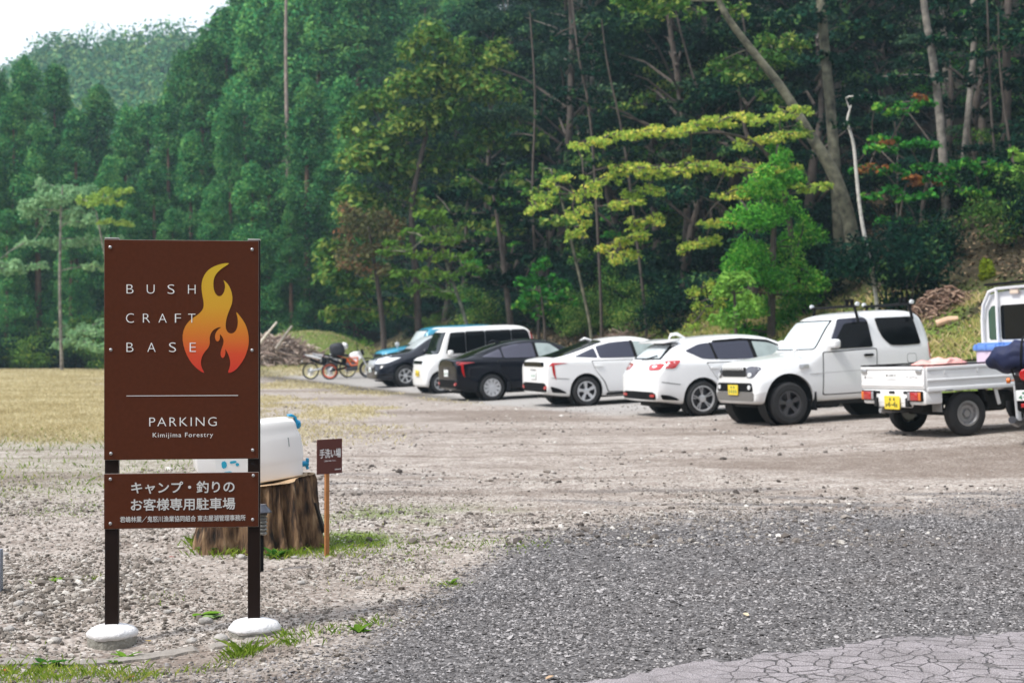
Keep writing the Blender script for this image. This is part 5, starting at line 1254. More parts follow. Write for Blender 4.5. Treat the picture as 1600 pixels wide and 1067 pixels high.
def cedar_proto(H, base, rad, seed, name='cedar_tree'):
    global rng
    bm = B(); tube(bm, [(0, 0, -1), (0, 0, H * .3), (.1, 0, H * .7), (0, 0, H * .97)], [.30, .24, .13, .03], 8)
    n = int(H * 5.6); cs = []; rd = []
    for k in range(n):
        t = rng.uniform(0, 1) ** .85; z = base + (H - base) * t; R_ = rad * (1 - t) ** .75 * (.75 + .25 * math.sin(t * 19 + seed)) + .25
        a = rng.uniform(0, 6.283); r = R_ * rng.uniform(.5, 1.05)
        cs.append((r * math.cos(a), r * math.sin(a), z - .25 * r)); q = rng.uniform(.7, 1.35) * (1.1 - .45 * t); rd.append((q, q, q * rng.uniform(.7, .95)))
    for k in range(6): cs.append((0, 0, H - k * .45)); rd.append((.28 + .1 * k, .28 + .1 * k, .4))
    v = clumps(np.array(cs), np.array(rd), 250, .115, .15, .2, .45, .5, 1.0)
    return tree_obj(name, bm, bark_red, v, lf_cedar, 'tall conical cedar with dense blue-green clumped foliage in the stand beyond the dry field', 'tree', (0, 0, 0), 0, 'cedars beyond the dry field')
def broad_proto(H, crown0, rad, seed, leafm, name='broadleaf_tree', pads=46, per=300, leaf=.10, thick=.30, lean=.6, bark=None, padr=(.8, 1.5)):
    bm = B(); rr = np.random.default_rng(seed)
    lx, ly = rr.uniform(-lean, lean, 2)
    tp = [Vector((0, 0, -1))] + [Vector((lx * (t ** 1.5) * 2 + .25 * math.sin(t * 7 + seed), ly * t * 2 + .2 * math.sin(t * 5 + seed), H * t)) for t in (.02, .2, .4, .6, .8, .95)]
    tube(bm, tp, [.24, .21, .17, .14, .11, .06, .02], 8)
    cs = []; rd = []
    for k in range(pads):
        t = rr.uniform(0, 1); z = crown0 + (H - crown0) * t; R_ = rad * math.sin(math.pi * min(1, (.22 + .78 * t)) ** .9) ** .6 + .3
        a = rr.uniform(0, 6.283); r = R_ * rr.uniform(.25, 1) ** .6; q = rr.uniform(*padr)
        tt = z / H; tr_ = Vector((lx * tt ** 1.5 * 2, ly * tt * 2, 0))
        c = Vector((tr_.x + r * math.cos(a), tr_.y + r * math.sin(a), z)); cs.append(c[:]); rd.append((q, q * rr.uniform(.7, 1), q * thick))
        if k % 2 == 0:
            s = Vector((lx * max(.1, tt - .15) ** 1.5 * 2, ly * (tt - .15) * 2, z - r * .55)); m = (s + c) / 2 + Vector((0, 0, .25))
            tube(bm, [s, m, c], [.06, .04, .015], 5, False)
    v = clumps(np.array(cs), np.array(rd), per, leaf, .62, .45, .5, .15)
    return tree_obj(name, bm, bark or bark_dark, v, leafm, 'dark leafy broadleaf tree in the shaded hillside forest behind the cars', 'tree', (0, 0, 0), 0, 'trees of the hillside forest behind the cars')

# conifer stand on the left
ced = [cedar_proto(22, 2.0, 3.4, 1), cedar_proto(20, 1.2, 3.1, 2), cedar_proto(24, 3, 3.6, 3), cedar_proto(21, 4, 3.0, 4)]
CH = [22, 20, 24, 21]
first = [True] * 4
def plant_cedar(px, ytop, d, i):
    x = (px - 800) * d / F; z = G(x, d); zt = EYE - (ytop - HY) * d / F; s = max(.3, (zt - z) / CH[i])
    loc = (x, d, z); rz = rng.uniform(0, 6.28)
    if first[i]: ced[i].location = loc; ced[i].rotation_euler = (0, 0, rz); ced[i].scale = (s * .9 + .1, s * .9 + .1, s); first[i] = False
    else: copy_tree(ced[i], loc, rz, (s * .9 + .1) * rng.uniform(.8, 1.3), sz=s)
r0 = [(-45, 130, 96), (-8, 110, 92), (38, 92, 96), (84, 108, 99), (118, 175, 94), (152, 140, 102), (196, 165, 97), (232, 168, 103), (262, 150, 96), (284, 85, 106), (318, 55, 99), (352, 20, 104), (384, 40, 97), (408, -20, 103), (438, 20, 97), (468, -60, 101),
      (500, -20, 96), (528, -80, 100), (560, -40, 95), (590, -90, 99), (20, 150, 88), (300, 210, 90), (360, 160, 89), (420, 150, 90), (240, 260, 88), (480, 130, 88), (540, 120, 88), (170, 250, 87), (60, 200, 86), (-30, 200, 86),
      (330, 290, 85), (395, 260, 85), (455, 300, 84), (110, 330, 84), (205, 320, 85), (270, 330, 84), (10, 330, 83)]
for k, (px, yt, d) in enumerate(r0): plant_cedar(px, yt, d, k % 4)
for k in range(46):
    px = rng.uniform(250, 760); d = rng.uniform(108, 165); plant_cedar(max(px, 400), -10 - rng.uniform(0, 90), d, k % 4)
# far wooded ridge, one mass
cs = []; rd = []
for k in range(2300):
    d = rng.uniform(128, 262); px = rng.uniform(-120, 640); x = (px - 800) * d / F; q = rng.uniform(2.0, 4.2)
    cs.append((x, d, G(x, d) + q * .7 + 1.0)); rd.append((q, q, q * rng.uniform(.75, 1.25)))
v = clumps(np.array(cs), np.array(rd), 170, .42, .2, .15, .5, 0, 1.2)
fo_ = link(bpy.data.objects.new('ridge_forest', np_mesh('ridge_forest', v, qf(len(v) // 4), lf_far))); tag(fo_, kind='stuff')
# dark broadleaf forest behind the cars
brd = [broad_proto(16, 5.5, 3.4, 11, lf_dark), broad_proto(17, 6.5, 3.8, 12, lf_dark, pads=52), broad_proto(15, 4, 3.2, 13, lf_dark), broad_proto(18, 7, 3.6, 14, lf_grey, pads=50), broad_proto(14, 3.5, 3.4, 15, lf_dark), broad_proto(17, 8, 3.4, 16, lf_dark, bark=bark_pale)]
fb = [True] * 6
def plant(protos, flags, i, x, y, s, rz, dz=0, sz=None):
    loc = (x, y, G(x, y) + dz)
    if flags[i]: protos[i].location = loc; protos[i].rotation_euler = (0, 0, rz); protos[i].scale = (s, s, sz or s); flags[i] = False
    else: copy_tree(protos[i], loc, rz, s, sz=sz)
for s_, sp_x, tau0, tau1 in ((12.5, 5.2, 4, 78), (16.5, 5.0, 3, 84), (21, 5.0, 2, 92), (26.5, 5.5, -2, 98), (33, 6, -4, 104), (41, 7, -6, 108), (50, 8, -8, 104)):
    tau = tau0 + rng.uniform(0, 3)
    while tau < tau1:
        sj = s_ + rng.uniform(-1.6, 1.6); tj = tau + rng.uniform(-1, 1)
        x = 5.9 + .947 * sj - .32 * tj; y = 18.3 + .32 * sj + .947 * tj
        if x < y * .42 + 4 and x > -.16 * y and not (y < 58 and x > .18 * y): plant(brd, fb, int(rng.integers(0, 6)), x, y, rng.uniform(.85, 1.2), rng.uniform(0, 6.28))
        tau += sp_x * rng.uniform(.8, 1.25)
und = [broad_proto(7.5, .8, 2.5, 21, lf_dark, 'understory_tree', 30, 230, .085, .22, .5, None, (.7, 1.2)), broad_proto(8.5, 1.2, 2.6, 22, lf_mid, 'understory_tree', 28, 230, .085, .20, .8, None, (.7, 1.2)), broad_proto(6.5, .6, 2.3, 23, lf_vivid, 'understory_tree', 24, 230, .08, .20, .6, None, (.6, 1.1)), broad_proto(9, 1.5, 2.8, 24, lf_grey, 'understory_tree', 30, 230, .085, .2, .6, None, (.7, 1.2)), broad_proto(8, 1, 2.4, 25, lf_dark, 'understory_tree', 30, 240, .085, .22, .6, None, (.7, 1.2))]
for t in und: t['label'] = 'small leafy tree filling the gap below the tall trees at the forest edge'; t['group'] = 'small trees along the forest edge behind the cars'
fu = [True] * 5
for s_, sp_x in ((10.5, 3.6), (13.5, 3.4), (17, 3.6), (21, 3.8), (26, 3.6), (31, 4), (38, 5)):
    tau = 4
    while tau < 84:
        sj = s_ + rng.uniform(-1.2, 1.2); tj = tau
        x = 5.9 + .947 * sj - .32 * tj; y = 18.3 + .32 * sj + .947 * tj
        pxx = x * F / y + 800
        if x < y * .40 + 3 and x > -.13 * y and y > 36 and not (s_ < 20 and pxx > 1225 and rng.uniform() < .85): plant(und, fu, int(rng.choice([0, 0, 1, 2, 3, 4, 4])), x, y, rng.uniform(.75, 1.15), rng.uniform(0, 6.28), -.2)
        tau += sp_x * rng.uniform(.7, 1.3)
# unseen forest behind the camera, added to darken car reflections and cut low skylight
cs = []; rd = []
for k in range(900):
    a = rng.uniform(R(165), R(395)); r = rng.uniform(34, 44); x = r * math.cos(a); y = r * math.sin(a) * .8 + 6; q = rng.uniform(1.6, 3.0)
    if y > -5 and abs(x) < 26: continue
    if x > 0 and y > 12: continue
    cs.append((x, min(y, 14), rng.uniform(0, 15))); rd.append((q, q, q))
v = clumps(np.array(cs), np.array(rd), 60, .7, .35, .2, .5); tag(link(bpy.data.objects.new('valley_forest', np_mesh('valley_forest', v, qf(len(v) // 4), lf_dark))), kind='stuff')
# undergrowth shrubs along the foot of both woods
def shrub_proto(h, r, m, seed, lab):
    rr = np.random.default_rng(seed); bm = B()
    cs = []; rd = []
    for k in range(16):
        a = rr.uniform(0, 6.283); q = r * rr.uniform(.1, .9); c = (q * math.cos(a), q * math.sin(a), h * rr.uniform(.15, .95)); cs.append(c); w = rr.uniform(.35, .65) * r; rd.append((w, w, w * .5))
        if k % 2 == 0: tube(bm, [(c[0] * .1, c[1] * .1, -.2), (c[0] * .5, c[1] * .5, c[2] * .6), c], [.03, .02, .01], 5, False)
    v = clumps(np.array(cs), np.array(rd), 260, .062, .3, .5, .5, .1)
    return tree_obj('shrub', bm, bark_dark, v, m, lab, 'shrub', (0, 0, 0), 0, lab)
shr = [shrub_proto(1.8, 1.5, lf_dark, 31, 'low dark green shrub at the shaded foot of the forest'), shrub_proto(2.4, 1.6, lf_mid, 32, 'low olive green shrub at the foot of the forest'), shrub_proto(1.6, 1.4, lf_light, 33, 'low light green shrub at the foot of the forest')]
fs = [True] * 3
for k in range(34):
    px = -60 + k * 18 + rng.uniform(-6, 6); d = rng.uniform(80.5, 84); x = (px - 800) * d / F
    if x > -6 - 3 and x < -2: pass
    plant(shr, fs, int(rng.choice([0, 0, 1, 1, 2])), x, d, rng.uniform(.8, 1.5), rng.uniform(0, 6.28), -.1)
for k in range(175):
    sj = rng.uniform(8.8, 13) if k < 72 else rng.uniform(11, 22); tj = rng.uniform(6, 70) if k < 72 else rng.uniform(4, 50); x = 5.9 + .947 * sj - .32 * tj; y = 18.3 + .32 * sj + .947 * tj
    if x < y * .4 + 2 and x > -.13 * y and not (x * F / y > 570 and y < 36.5) and not (x * F / y > 420 and rng.uniform() < .45): plant(shr, fs, int(rng.choice([0, 0, 0, 0, 0, 1])), x, y, rng.uniform(.6, 1.25), rng.uniform(0, 6.28), -.15)

# ------------------------------------------------------------------ single trees that stand out
def special(name, label, d, trunk, radii, pads, leafm, bark=None, leaf=.10, per_m2=150, up=.35, ground_end=True, thin=.04, branch=True, flat=None):
    """trunk: pixel path from the foot up (px, py[, depth offset]); pads: (px, py, width px, height px[, depth offset])"""
    tp = [P(q[0], q[1], d + (q[2] if len(q) > 2 else 0)) for q in trunk]
    x0, y0 = tp[0].x, tp[0].y; g = G(x0, y0)
    if ground_end and tp[0].z > g - .1: tp.insert(0, Vector((x0, y0, g - .3))); radii = [radii[0] * 1.15] + list(radii)
    base = Vector((tp[0].x, tp[0].y, g))
    sm = chaikin([p[:] + (r,) for p, r in zip(tp, radii)], 2, False)
    bm = B(); tube(bm, [Vector(p[:3]) - base for p in sm], [p[3] for p in sm], 9)
    vs = []
    rr = np.random.default_rng(int(trunk[0][0]))
    mid = [Vector(p[:3]) for p in sm]
    nodes = mid[1:]
    pads = sorted(pads, key=lambda q: min((P(q[0], q[1], d) - m_).length for m_ in mid))
    for q in pads:
        dd = q[4] if len(q) > 4 else rr.uniform(-1.2, 1.2)
        c = P(q[0], q[1], d + dd); w = q[2] * .6 * d / F; h = q[3] * .62 * d / F
        n = max(2, int(w / max(h * 1.2, .25)) * 2)
        for k in range(n):
            o = (k + .5) / n * 2 - 1 if n > 1 else 0
            cc = c + Vector((o * (w - w / n), rr.uniform(-.5, .5) * w * .7, rr.uniform(-.6, .6) * h)); wr = max(w / n * 1.5, h) * rr.uniform(.6, 1.15)
            cnt = int(max(30, per_m2 * math.pi * wr * wr * 1.5))
            vs.append(clumps(np.array([cc - base]), np.array([(wr, wr, h * .8)]), min(cnt, 700), leaf, up, .6, .5, h * .5))
            if branch:
                s = min(nodes, key=lambda p: (p - cc).length + .5 * max(0, p.z - cc.z)); nodes.append(cc)
                if (s - cc).length < 5:
                    m1 = s.lerp(cc, .5) + Vector((rr.uniform(-.15, .15), 0, .04 * (s - cc).length)); L_ = (s - cc).length
                    tube(bm, [s - base, m1 - base, cc - base], [max(thin * .6, min(thin * 1.4, .012 * L_ + .01)), thin * .55, .010], 5, False)
    return tree_obj(name, bm, bark or bark_dark, np.concatenate(vs) if vs else None, leafm, label, 'tree', base[:] if False else tuple(base))
# yellow-green maple boughs over the white cars
yp = [(1240, 172, 60, 16), (1195, 186, 60, 18), (1150, 184, 60, 18), (1100, 194, 60, 18), (1052, 204, 60, 18), (1005, 206, 55, 18), (960, 214, 50, 16), (918, 224, 50, 16), (1225, 212, 60, 18), (1175, 222, 50, 16),
      (1215, 262, 70, 14), (1150, 262, 80, 16), (1085, 258, 80, 18), (1030, 268, 80, 18), (985, 262, 60, 18), (940, 280, 60, 18), (915, 302, 40, 26), (905, 332, 36, 30), (902, 358, 26, 26), (868, 280, 40, 14), (850, 306, 36, 22), (840, 322, 24, 18),
      (1005, 300, 60, 20), (980, 318, 50, 16), (1008, 345, 50, 18), (985, 372, 50, 18), (975, 398, 44, 20), (955, 385, 40, 14), (1160, 300, 80, 14), (1268, 292, 60, 12), (1130, 345, 70, 12), (1095, 378, 56, 16), (1080, 385, 40, 18), (1102, 452, 50, 26), (1110, 478, 46, 30), (1095, 500, 40, 20)]
special('maple_tree', 'maple with long horizontal yellow-green boughs hanging over the white hatchback', 41, [(1262, 500), (1240, 400), (1232, 330), (1215, 270), (1190, 225), (1130, 205), (1050, 212)], [.10, .09, .08, .07, .05, .035, .02], [(a + dx, c + dz, w * f_, h * .62) for (a, c, w, h) in yp for dx, dz, f_ in ((0, 0, 1.15), (14, -5, .7), (-13, 6, .6))], lf_yel, bark_dark, .065, 150, branch=True)
special('mossy_tree', 'leaning mossy tree trunk rising behind the boxy white off-roader', 44, [(1345, 470), (1336, 400), (1325, 330), (1300, 262), (1262, 205), (1225, 140), (1180, 85), (1130, 20), (1112, -30), (1100, -90)], [.26, .24, .22, .20, .16, .14, .12, .10, .09, .08],
        [(1180, 90, 120, 30), (1230, 60, 90, 26), (1090, 10, 160, 30), (1150, 110, 90, 26), (1210, 150, 70, 20), (1020, -10, 120, 40), (1240, 205, 60, 20)], lf_mid, bark_moss, .11, 110)
special('tall_tree', 'tall straight grey-barked tree reaching past the photo top beside the leaning mossy tree', 47, [(1316, 480), (1310, 330), (1300, 190), (1290, 90), (1282, -10), (1280, -120)], [.21, .20, .18, .17, .16, .13], [(1260, 20, 120, 34), (1350, 40, 100, 30), (1310, -30, 160, 40), (1290, 95, 60, 20)], lf_dark, bark_moss, .12, 110)
special('thin_tree', 'thin bare whitish tree with curved stem just behind the roof of the boxy white off-roader', 36.5, [(1373, 500), (1366, 440), (1352, 375), (1344, 330), (1338, 270), (1334, 220), (1322, 190), (1330, 165)], [.055, .05, .05, .045, .045, .04, .03, .02], [(1345, 150, 60, 8), (1318, 196, 26, 8)], lf_dark, mat('whitish_bark', (.48, .46, .42), .85, noise=.3, nscale=9), .08, 60)
special('twin_tree', 'grey tree with two parallel stems at the right side, left of the mossy stump', 45, [(1492, 470), (1482, 400), (1478, 320), (1474, 250), (1468, 170), (1458, 90), (1445, 20), (1438, -60)], [.16, .15, .15, .14, .13, .12, .11, .10], [(1440, -10, 120, 34), (1480, 60, 90, 22), (1420, 120, 90, 18), (1510, 20, 110, 30)], lf_dark, bark_pale, .12, 110)
special('slender_tree', 'slender brown tree beside the twin-stemmed grey tree', 48, [(1503, 470), (1500, 350), (1506, 250), (1515, 160), (1524, 60), (1518, -60)], [.13, .12, .11, .11, .10, .08], [(1540, 30, 100, 26), (1500, -20, 120, 30)], lf_dark, bark_pale, .12, 110)
special('dark_tree', 'dark slanting tree at the right picture edge above the pickup cab', 46, [(1538, 450), (1552, 360), (1565, 270), (1575, 170), (1572, 60), (1580, -60)], [.18, .17, .15, .14, .13, .10], [(1580, 40, 120, 34), (1560, 120, 90, 24), (1600, 160, 90, 26)], lf_dark, bark_dark, .12, 110)
special('light_edge_tree', 'light green leafy tree cut by the right edge of the photo', 38, [(1640, 470), (1632, 350), (1625, 240), (1640, 120)], [.12, .11, .09, .06], [(1592, 262, 44, 26), (1596, 310, 46, 30), (1600, 350, 50, 26), (1590, 240, 30, 14), (1598, 378, 30, 16)], lf_light, None, .10, 150)
special('maple_tree', 'green maple with reddish tips spreading in flat tiers behind the pickup truck', 42, [(1455, 480), (1442, 400), (1440, 330), (1450, 280), (1460, 230)], [.09, .08, .07, .05, .03],
        [(1395, 170, 70, 14), (1430, 158, 60, 12), (1375, 232, 60, 12), (1440, 225, 60, 12), (1410, 265, 70, 14), (1380, 300, 70, 14), (1430, 305, 60, 14), (1500, 258, 90, 18), (1545, 262, 60, 16), (1470, 280, 60, 14), (1520, 300, 60, 14), (1400, 345, 60, 14), (1380, 215, 60, 12), (1455, 355, 60, 14), (1350, 262, 50, 12)], lf_vivid, None, .09, 150)
special('maple_branch_tree', 'small maple with rusty red leaf tiers between the thin white tree and the twin-stemmed tree', 43, [(1420, 480), (1408, 420), (1405, 340), (1415, 290)], [.06, .055, .045, .02], [(1455, 283, 60, 10), (1365, 262, 50, 12), (1430, 276, 30, 8), (1385, 222, 30, 8), (1440, 150, 30, 8), (1495, 345, 30, 8)], lf_red, None, .08, 120)
special('feathery_conifer', 'bright green feathery conifer behind the white hatchback and the boxy off-roader', 40, [(1205, 520), (1207, 430), (1210, 330), (1214, 230)], [.12, .10, .07, .02],
        [(1214, 232, 44, 26), (1205, 262, 70, 32), (1230, 285, 70, 34), (1190, 300, 80, 36), (1225, 330, 100, 40), (1180, 345, 90, 40), (1250, 372, 80, 40), (1205, 385, 120, 44), (1165, 395, 70, 40), (1235, 420, 110, 44), (1180, 440, 110, 44), (1255, 455, 70, 40), (1210, 475, 130, 44), (1160, 490, 80, 40), (1255, 495, 70, 36), (1200, 510, 120, 34)], leaf_mat('feathery_leaf', (.025, .14, .02), (.11, .36, .045), (.3, .5, .08), .45, .8), None, .06, 420, .1)
special('leafy_bush', 'bright green bush in front of the feathery conifer, above the white hatchback roof', 37.5, [(1150, 512), (1148, 470), (1146, 440)], [.05, .04, .02], [(1146, 440, 50, 22), (1130, 460, 40, 24), (1165, 465, 50, 26), (1150, 490, 70, 26), (1125, 500, 50, 22)], lf_light, None, .08, 230, .4)
# big olive tree that ends the dark forest on the left
op = [(585, 160, 80, 40), (640, 140, 90, 44), (700, 110, 100, 46), (560, 200, 90, 44), (620, 200, 110, 50), (690, 175, 110, 50), (760, 150, 120, 50), (575, 250, 100, 46), (640, 260, 120, 50), (720, 235, 120, 50), (800, 210, 110, 46), (560, 300, 80, 40), (620, 310, 110, 44), (700, 300, 120, 46), (780, 280, 110, 44),
      (560, 345, 80, 36), (545, 400, 90, 40), (600, 360, 80, 34), (530, 440, 90, 40), (585, 440, 90, 36), (545, 480, 90, 36), (610, 480, 80, 32), (770, 340, 100, 36), (660, 60, 100, 44), (740, 70, 120, 46), (520, 390, 60, 30)]
special('olive_tree', 'large olive green broadleaf tree where the dark forest meets the cedar stand', 62, [(655, 540), (650, 430), (640, 330), (660, 230), (690, 130), (700, 60)], [.17, .15, .13, .10, .07, .04], op, lf_mid, bark_dark, .16, 60, .5)
special('rusty_tree', 'broadleaf tree with brownish red foliage at the left end of the dark forest', 60, [(600, 520), (590, 440), (575, 350)], [.12, .1, .04], [(575, 332, 80, 30), (552, 352, 80, 34), (590, 362, 80, 30), (604, 340, 60, 28), (560, 385, 80, 26), (600, 392, 70, 24), (575, 415, 90, 26), (545, 330, 40, 20)], leaf_mat('dull_rust_leaf', (.05, .07, .03), (.15, .14, .065), (.26, .13, .07), .3, .7), None, .11, 90, .3)
special('light_green_tree', 'light green tree with tiered sprays behind the roof of the white minicar', 50, [(733, 520), (722, 480), (700, 420), (686, 372), (672, 340)], [.07, .06, .05, .035, .02],
        [(672, 334, 50, 14), (690, 345, 40, 12), (648, 362, 50, 14), (690, 372, 60, 14), (625, 392, 44, 14), (665, 398, 60, 14), (712, 402, 60, 14), (640, 425, 60, 14), (685, 428, 60, 14), (735, 418, 44, 14), (655, 448, 44, 12), (700, 460, 50, 14), (610, 378, 30, 10), (600, 395, 24, 8)], lf_light, bark_moss, .10, 170)
special('green_sapling', 'fresh green sapling standing behind the roof of the black fastback', 47, [(852, 520), (848, 480), (842, 440)], [.05, .04, .02], [(845, 412, 36, 16), (830, 434, 50, 18), (868, 440, 50, 18), (850, 458, 70, 18), (880, 470, 50, 18), (822, 470, 44, 18), (850, 486, 60, 16)], lf_vivid, None, .10, 190)
special('slanting_tree', 'thin slanting tree behind the white fastback, bare below and leafy on top', 46, [(925, 520), (912, 460), (893, 380), (880, 320), (862, 270)], [.055, .05, .045, .035, .02], [(862, 270, 50, 20), (885, 310, 50, 16), (840, 300, 50, 14), (905, 400, 40, 14), (870, 345, 60, 16)], lf_mid, bark_moss, .10, 120)
special('shaded_tree', 'shaded green tree with flat tiers between the white minicar and the slanting tree', 52, [(800, 520), (790, 440), (780, 360), (770, 300)], [.12, .10, .08, .04],
        [(760, 260, 90, 22), (800, 300, 90, 20), (740, 330, 80, 18), (830, 345, 80, 20), (790, 400, 90, 18), (760, 425, 70, 16), (870, 395, 60, 16), (700, 300, 70, 20), (790, 440, 70, 16), (745, 385, 70, 14)], lf_dark, None, .12, 140)
# pale layered tree left of the sign
special('layered_tree', 'pale green tree with flat layered branches, left of the brown sign', 76, [(97, 578), (95, 520), (93, 450), (94, 380), (95, 320), (98, 290)], [.10, .09, .08, .07, .05, .03],
        [(68, 288, 30, 24), (100, 296, 50, 26), (70, 312, 80, 20), (120, 305, 70, 26), (95, 330, 110, 26), (55, 318, 60, 14), (60, 378, 70, 12), (100, 380, 100, 14), (155, 374, 70, 12), (30, 412, 70, 14), (10, 422, 50, 12), (148, 416, 40, 10), (140, 345, 60, 16), (125, 515, 80, 16), (150, 508, 60, 16), (110, 535, 60, 14), (155, 540, 50, 16)], leaf_mat('pale_grey_green_leaf', (.12, .28, .13), (.38, .58, .30), (.5, .6, .25), .5), bark_pale, .12, 130, .25, thin=.05)
special('yellowish_tree', 'small tree with a yellowish green bough just left of the brown sign top', 74, [(185, 578), (180, 480), (160, 380), (150, 330)], [.07, .06, .05, .03], [(150, 308, 60, 16), (175, 300, 40, 12), (200, 296, 24, 8), (165, 316, 60, 10), (178, 346, 50, 8), (200, 350, 20, 6)], leaf_mat('yellowish_leaf', (.14, .28, .05), (.38, .50, .10), None, .5), bark_pale, .12, 110, .3)
for lab, tp_, hh in (('tall bare pale trunk standing up through the cedar stand right of the sign', [(455, 560, 0), (455, 430), (452, 330), (448, 200), (446, 90), (447, -30)], [.27, .24, .20, .13, .11, .09]),):
    special('dead_tree', lab, 93, tp_, hh, [(452, 300, 26, 6), (440, 260, 20, 6)], lf_cedar, mat('pinkish_bare_bark', (.26, .20, .17), .85, noise=.5, nscale=2.5), .12, 30)
for i, (pth, dd) in enumerate((([(1568, 470), (1562, 300), (1548, 180), (1545, 60), (1540, -60)], 44), ([(1612, 470), (1590, 300), (1574, 200), (1562, 110), (1560, 20)], 43), ([(1425, 470), (1412, 400), (1400, 330), (1404, 250), (1398, 190)], 45), ([(1010, 500), (990, 330), (972, 200), (948, 100), (940, 30)], 49), ([(1118, 480), (1105, 190), (1080, 110), (1058, 30), (1040, -60)], 50),
                         ([(940, 480), (925, 180), (903, 90), (890, -40)], 50), ([(1170, 470), (1165, 210), (1172, 100), (1150, -40)], 50), ([(1528, 470), (1536, 380), (1530, 280), (1512, 200)], 44), ([(842, 500), (830, 300), (838, 160), (828, 20)], 53))):
    special('slender_tree', 'thin nearly bare stem standing among the shaded trees of the hillside forest', dd, pth, [.055, .05, .04, .03, .02][:len(pth)], [(pth[-2][0] + 20, pth[-2][1], 40, 10), (pth[-2][0] - 25, pth[-2][1] - 30, 40, 10), (pth[2][0] + 22, pth[2][1] + 20, 50, 12), (pth[2][0] - 26, pth[2][1] + 50, 50, 12), (pth[1][0] + 10, pth[1][1] - 20, 50, 12)], lf_dark, bark_dark, .09, 110)
for o in list(sc.objects):
    if o.get('label', '').startswith('thin nearly bare stem'): o['group'] = 'thin bare stems in the hillside forest'
# mossy stump at the right edge, plank, piles
p = P(1560, 462, 36); gz = G(p.x, p.y)
st2 = thing('tree_stump', 'tall mossy broken stump with debris on top, above the pickup truck bed', 'tree stump', (p.x, p.y, gz))
bm = B(); h2 = (EYE - (432 - HY) * 36 / F) - gz
tube(bm, [(0, 0, -.3), (0, 0, h2 * .3), (.02, 0, h2 * .8), (.03, 0, h2)], [.34, .27, .25, .27], 14); fin(bm, 'stump_wood', mat('mossy_stump_wood', (.24, .17, .09), .9, noise=.5, nscale=6, bump=.5, bscale=14), st2)
v = clumps(np.array([(-.30, -.1, h2 * .4), (-.25, -.15, h2 * .7), (-.4, -.1, h2 * .15)]), np.array([(.12, .2, .35)] * 3), 420, .05, .3, .5, .5)
link(bpy.data.objects.new('moss', np_mesh('moss', v, qf(len(v) // 4), leaf_mat('moss_leaf', (.10, .16, .01), (.24, .30, .02)))), st2)
def sticks(name, label, cat, c, w, dpt, h, n, m, seed, L=(.4, 1.1), r_=(.012, .035), extra=0):
    rr = np.random.default_rng(seed); bm = B(); base = Vector((c[0], c[1], G(c[0], c[1])))
    for k in range(n):
        a, b_ = rr.normal(0, .42, 2); a = max(-1, min(1, a)); b_ = max(-1, min(1, b_)); hh = h * max(.05, 1 - (a * a + b_ * b_) * .9) * rr.uniform(.1, 1)
        x = a * w; y = b_ * dpt; g = G(base.x + x, base.y + y) - base.z; q = Vector((x, y, g + hh)); an = rr.uniform(0, 6.283); el = rr.normal(0, .35); l = rr.uniform(*L)
        dv = Vector((math.cos(an) * math.cos(el), math.sin(an) * math.cos(el), math.sin(el))) * l / 2; rad_ = rr.uniform(*r_)
        tube(bm, [q - dv, q + Vector((0, 0, rr.uniform(-.05, .08))), q + dv], [rad_, rad_ * .9, rad_ * .6], 5)
    t = fin(bm, name, m, None, 60, loc=base); tag(t, label, cat); return t
def stick_mat(nm, a, b_, c): return stone_mat(nm, a, b_, c, .9)
sm3 = stick_mat('pale_brush', (.16, .11, .09), (.38, .29, .24), (.68, .58, .5)); sm1 = stick_mat('dry_brush', (.10, .06, .045), (.26, .18, .14), (.55, .45, .38)); sm2 = stick_mat('reddish_debris', (.08, .045, .03), (.22, .13, .09), (.42, .30, .22))
pp = P(432, 560, 68.5); bp_ = sticks('brush_pile', 'wide heap of dry branches below the grassy mound right of the sign', 'brush pile', (pp.x - .6, pp.y), 3.4, 1.2, 1.25, 1100, sm3, 5, (.5, 1.6), (.015, .05))
pp = P(1462, 500, 35); sticks('debris_pile', 'heap of reddish brown roots and wood debris behind the boxy off-roader', 'debris pile', (pp.x, pp.y), .85, .5, .55, 420, sm2, 6, (.15, .45), (.012, .035))
pp = P(950, 505, 48); sticks('debris_pile', 'low heap of brown dead twigs behind the white fastback', 'debris pile', (pp.x, pp.y), 1.2, .8, .7, 420, sm1, 7, (.4, 1.1), (.008, .02))
for i, (px, py, d, ln, an, r_, lab, c) in enumerate(((413, 528, 66.6, 1.9, (.62, 0, .78), .06, 'long pale bleached log leaning out of the brush pile', (.70, .64, .55)), (444, 527, 66.8, 1.3, (.55, .1, .8), .07, 'grey split branch standing in the brush pile', (.35, .31, .27)), (1477, 499, 33.6, .5, (1, -.2, .25), .09, 'short cut log with a pale sawn end below the debris pile', (.62, .40, .27)))):
    q = P(px, py, d) if i < 2 else hit(1480, 507) + Vector((0, 0, .07)); v_ = Vector(an).normalized() * ln / 2; bm = B(); tube(bm, [-v_, v_ * .1 + Vector((0, 0, .03)), v_], [r_, r_ * .95, r_ * .75], 9)
    o = fin(bm, 'log', mat('log_wood_%s' % 'abc'[i], c, .85, noise=.2, nscale=10), None, loc=q); tag(o, lab, 'log')
q = P(1418, 452, 40); bm = B(); box(bm, (0, 0, 0), (1.9, .06, .42), .01, Matrix.Rotation(R(-3), 3, 'Y')); 
for sx in (-.7, .7): box(bm, (sx, 0, -.6), (.08, .08, 1.2), .01)
o = fin(bm, 'plank_barrier', mat('grey_weathered_board', (.22, .18, .15), .85, noise=.25, nscale=8), None, loc=q); tag(o, 'weathered grey-brown plank barrier among the trees above the debris pile', 'plank')

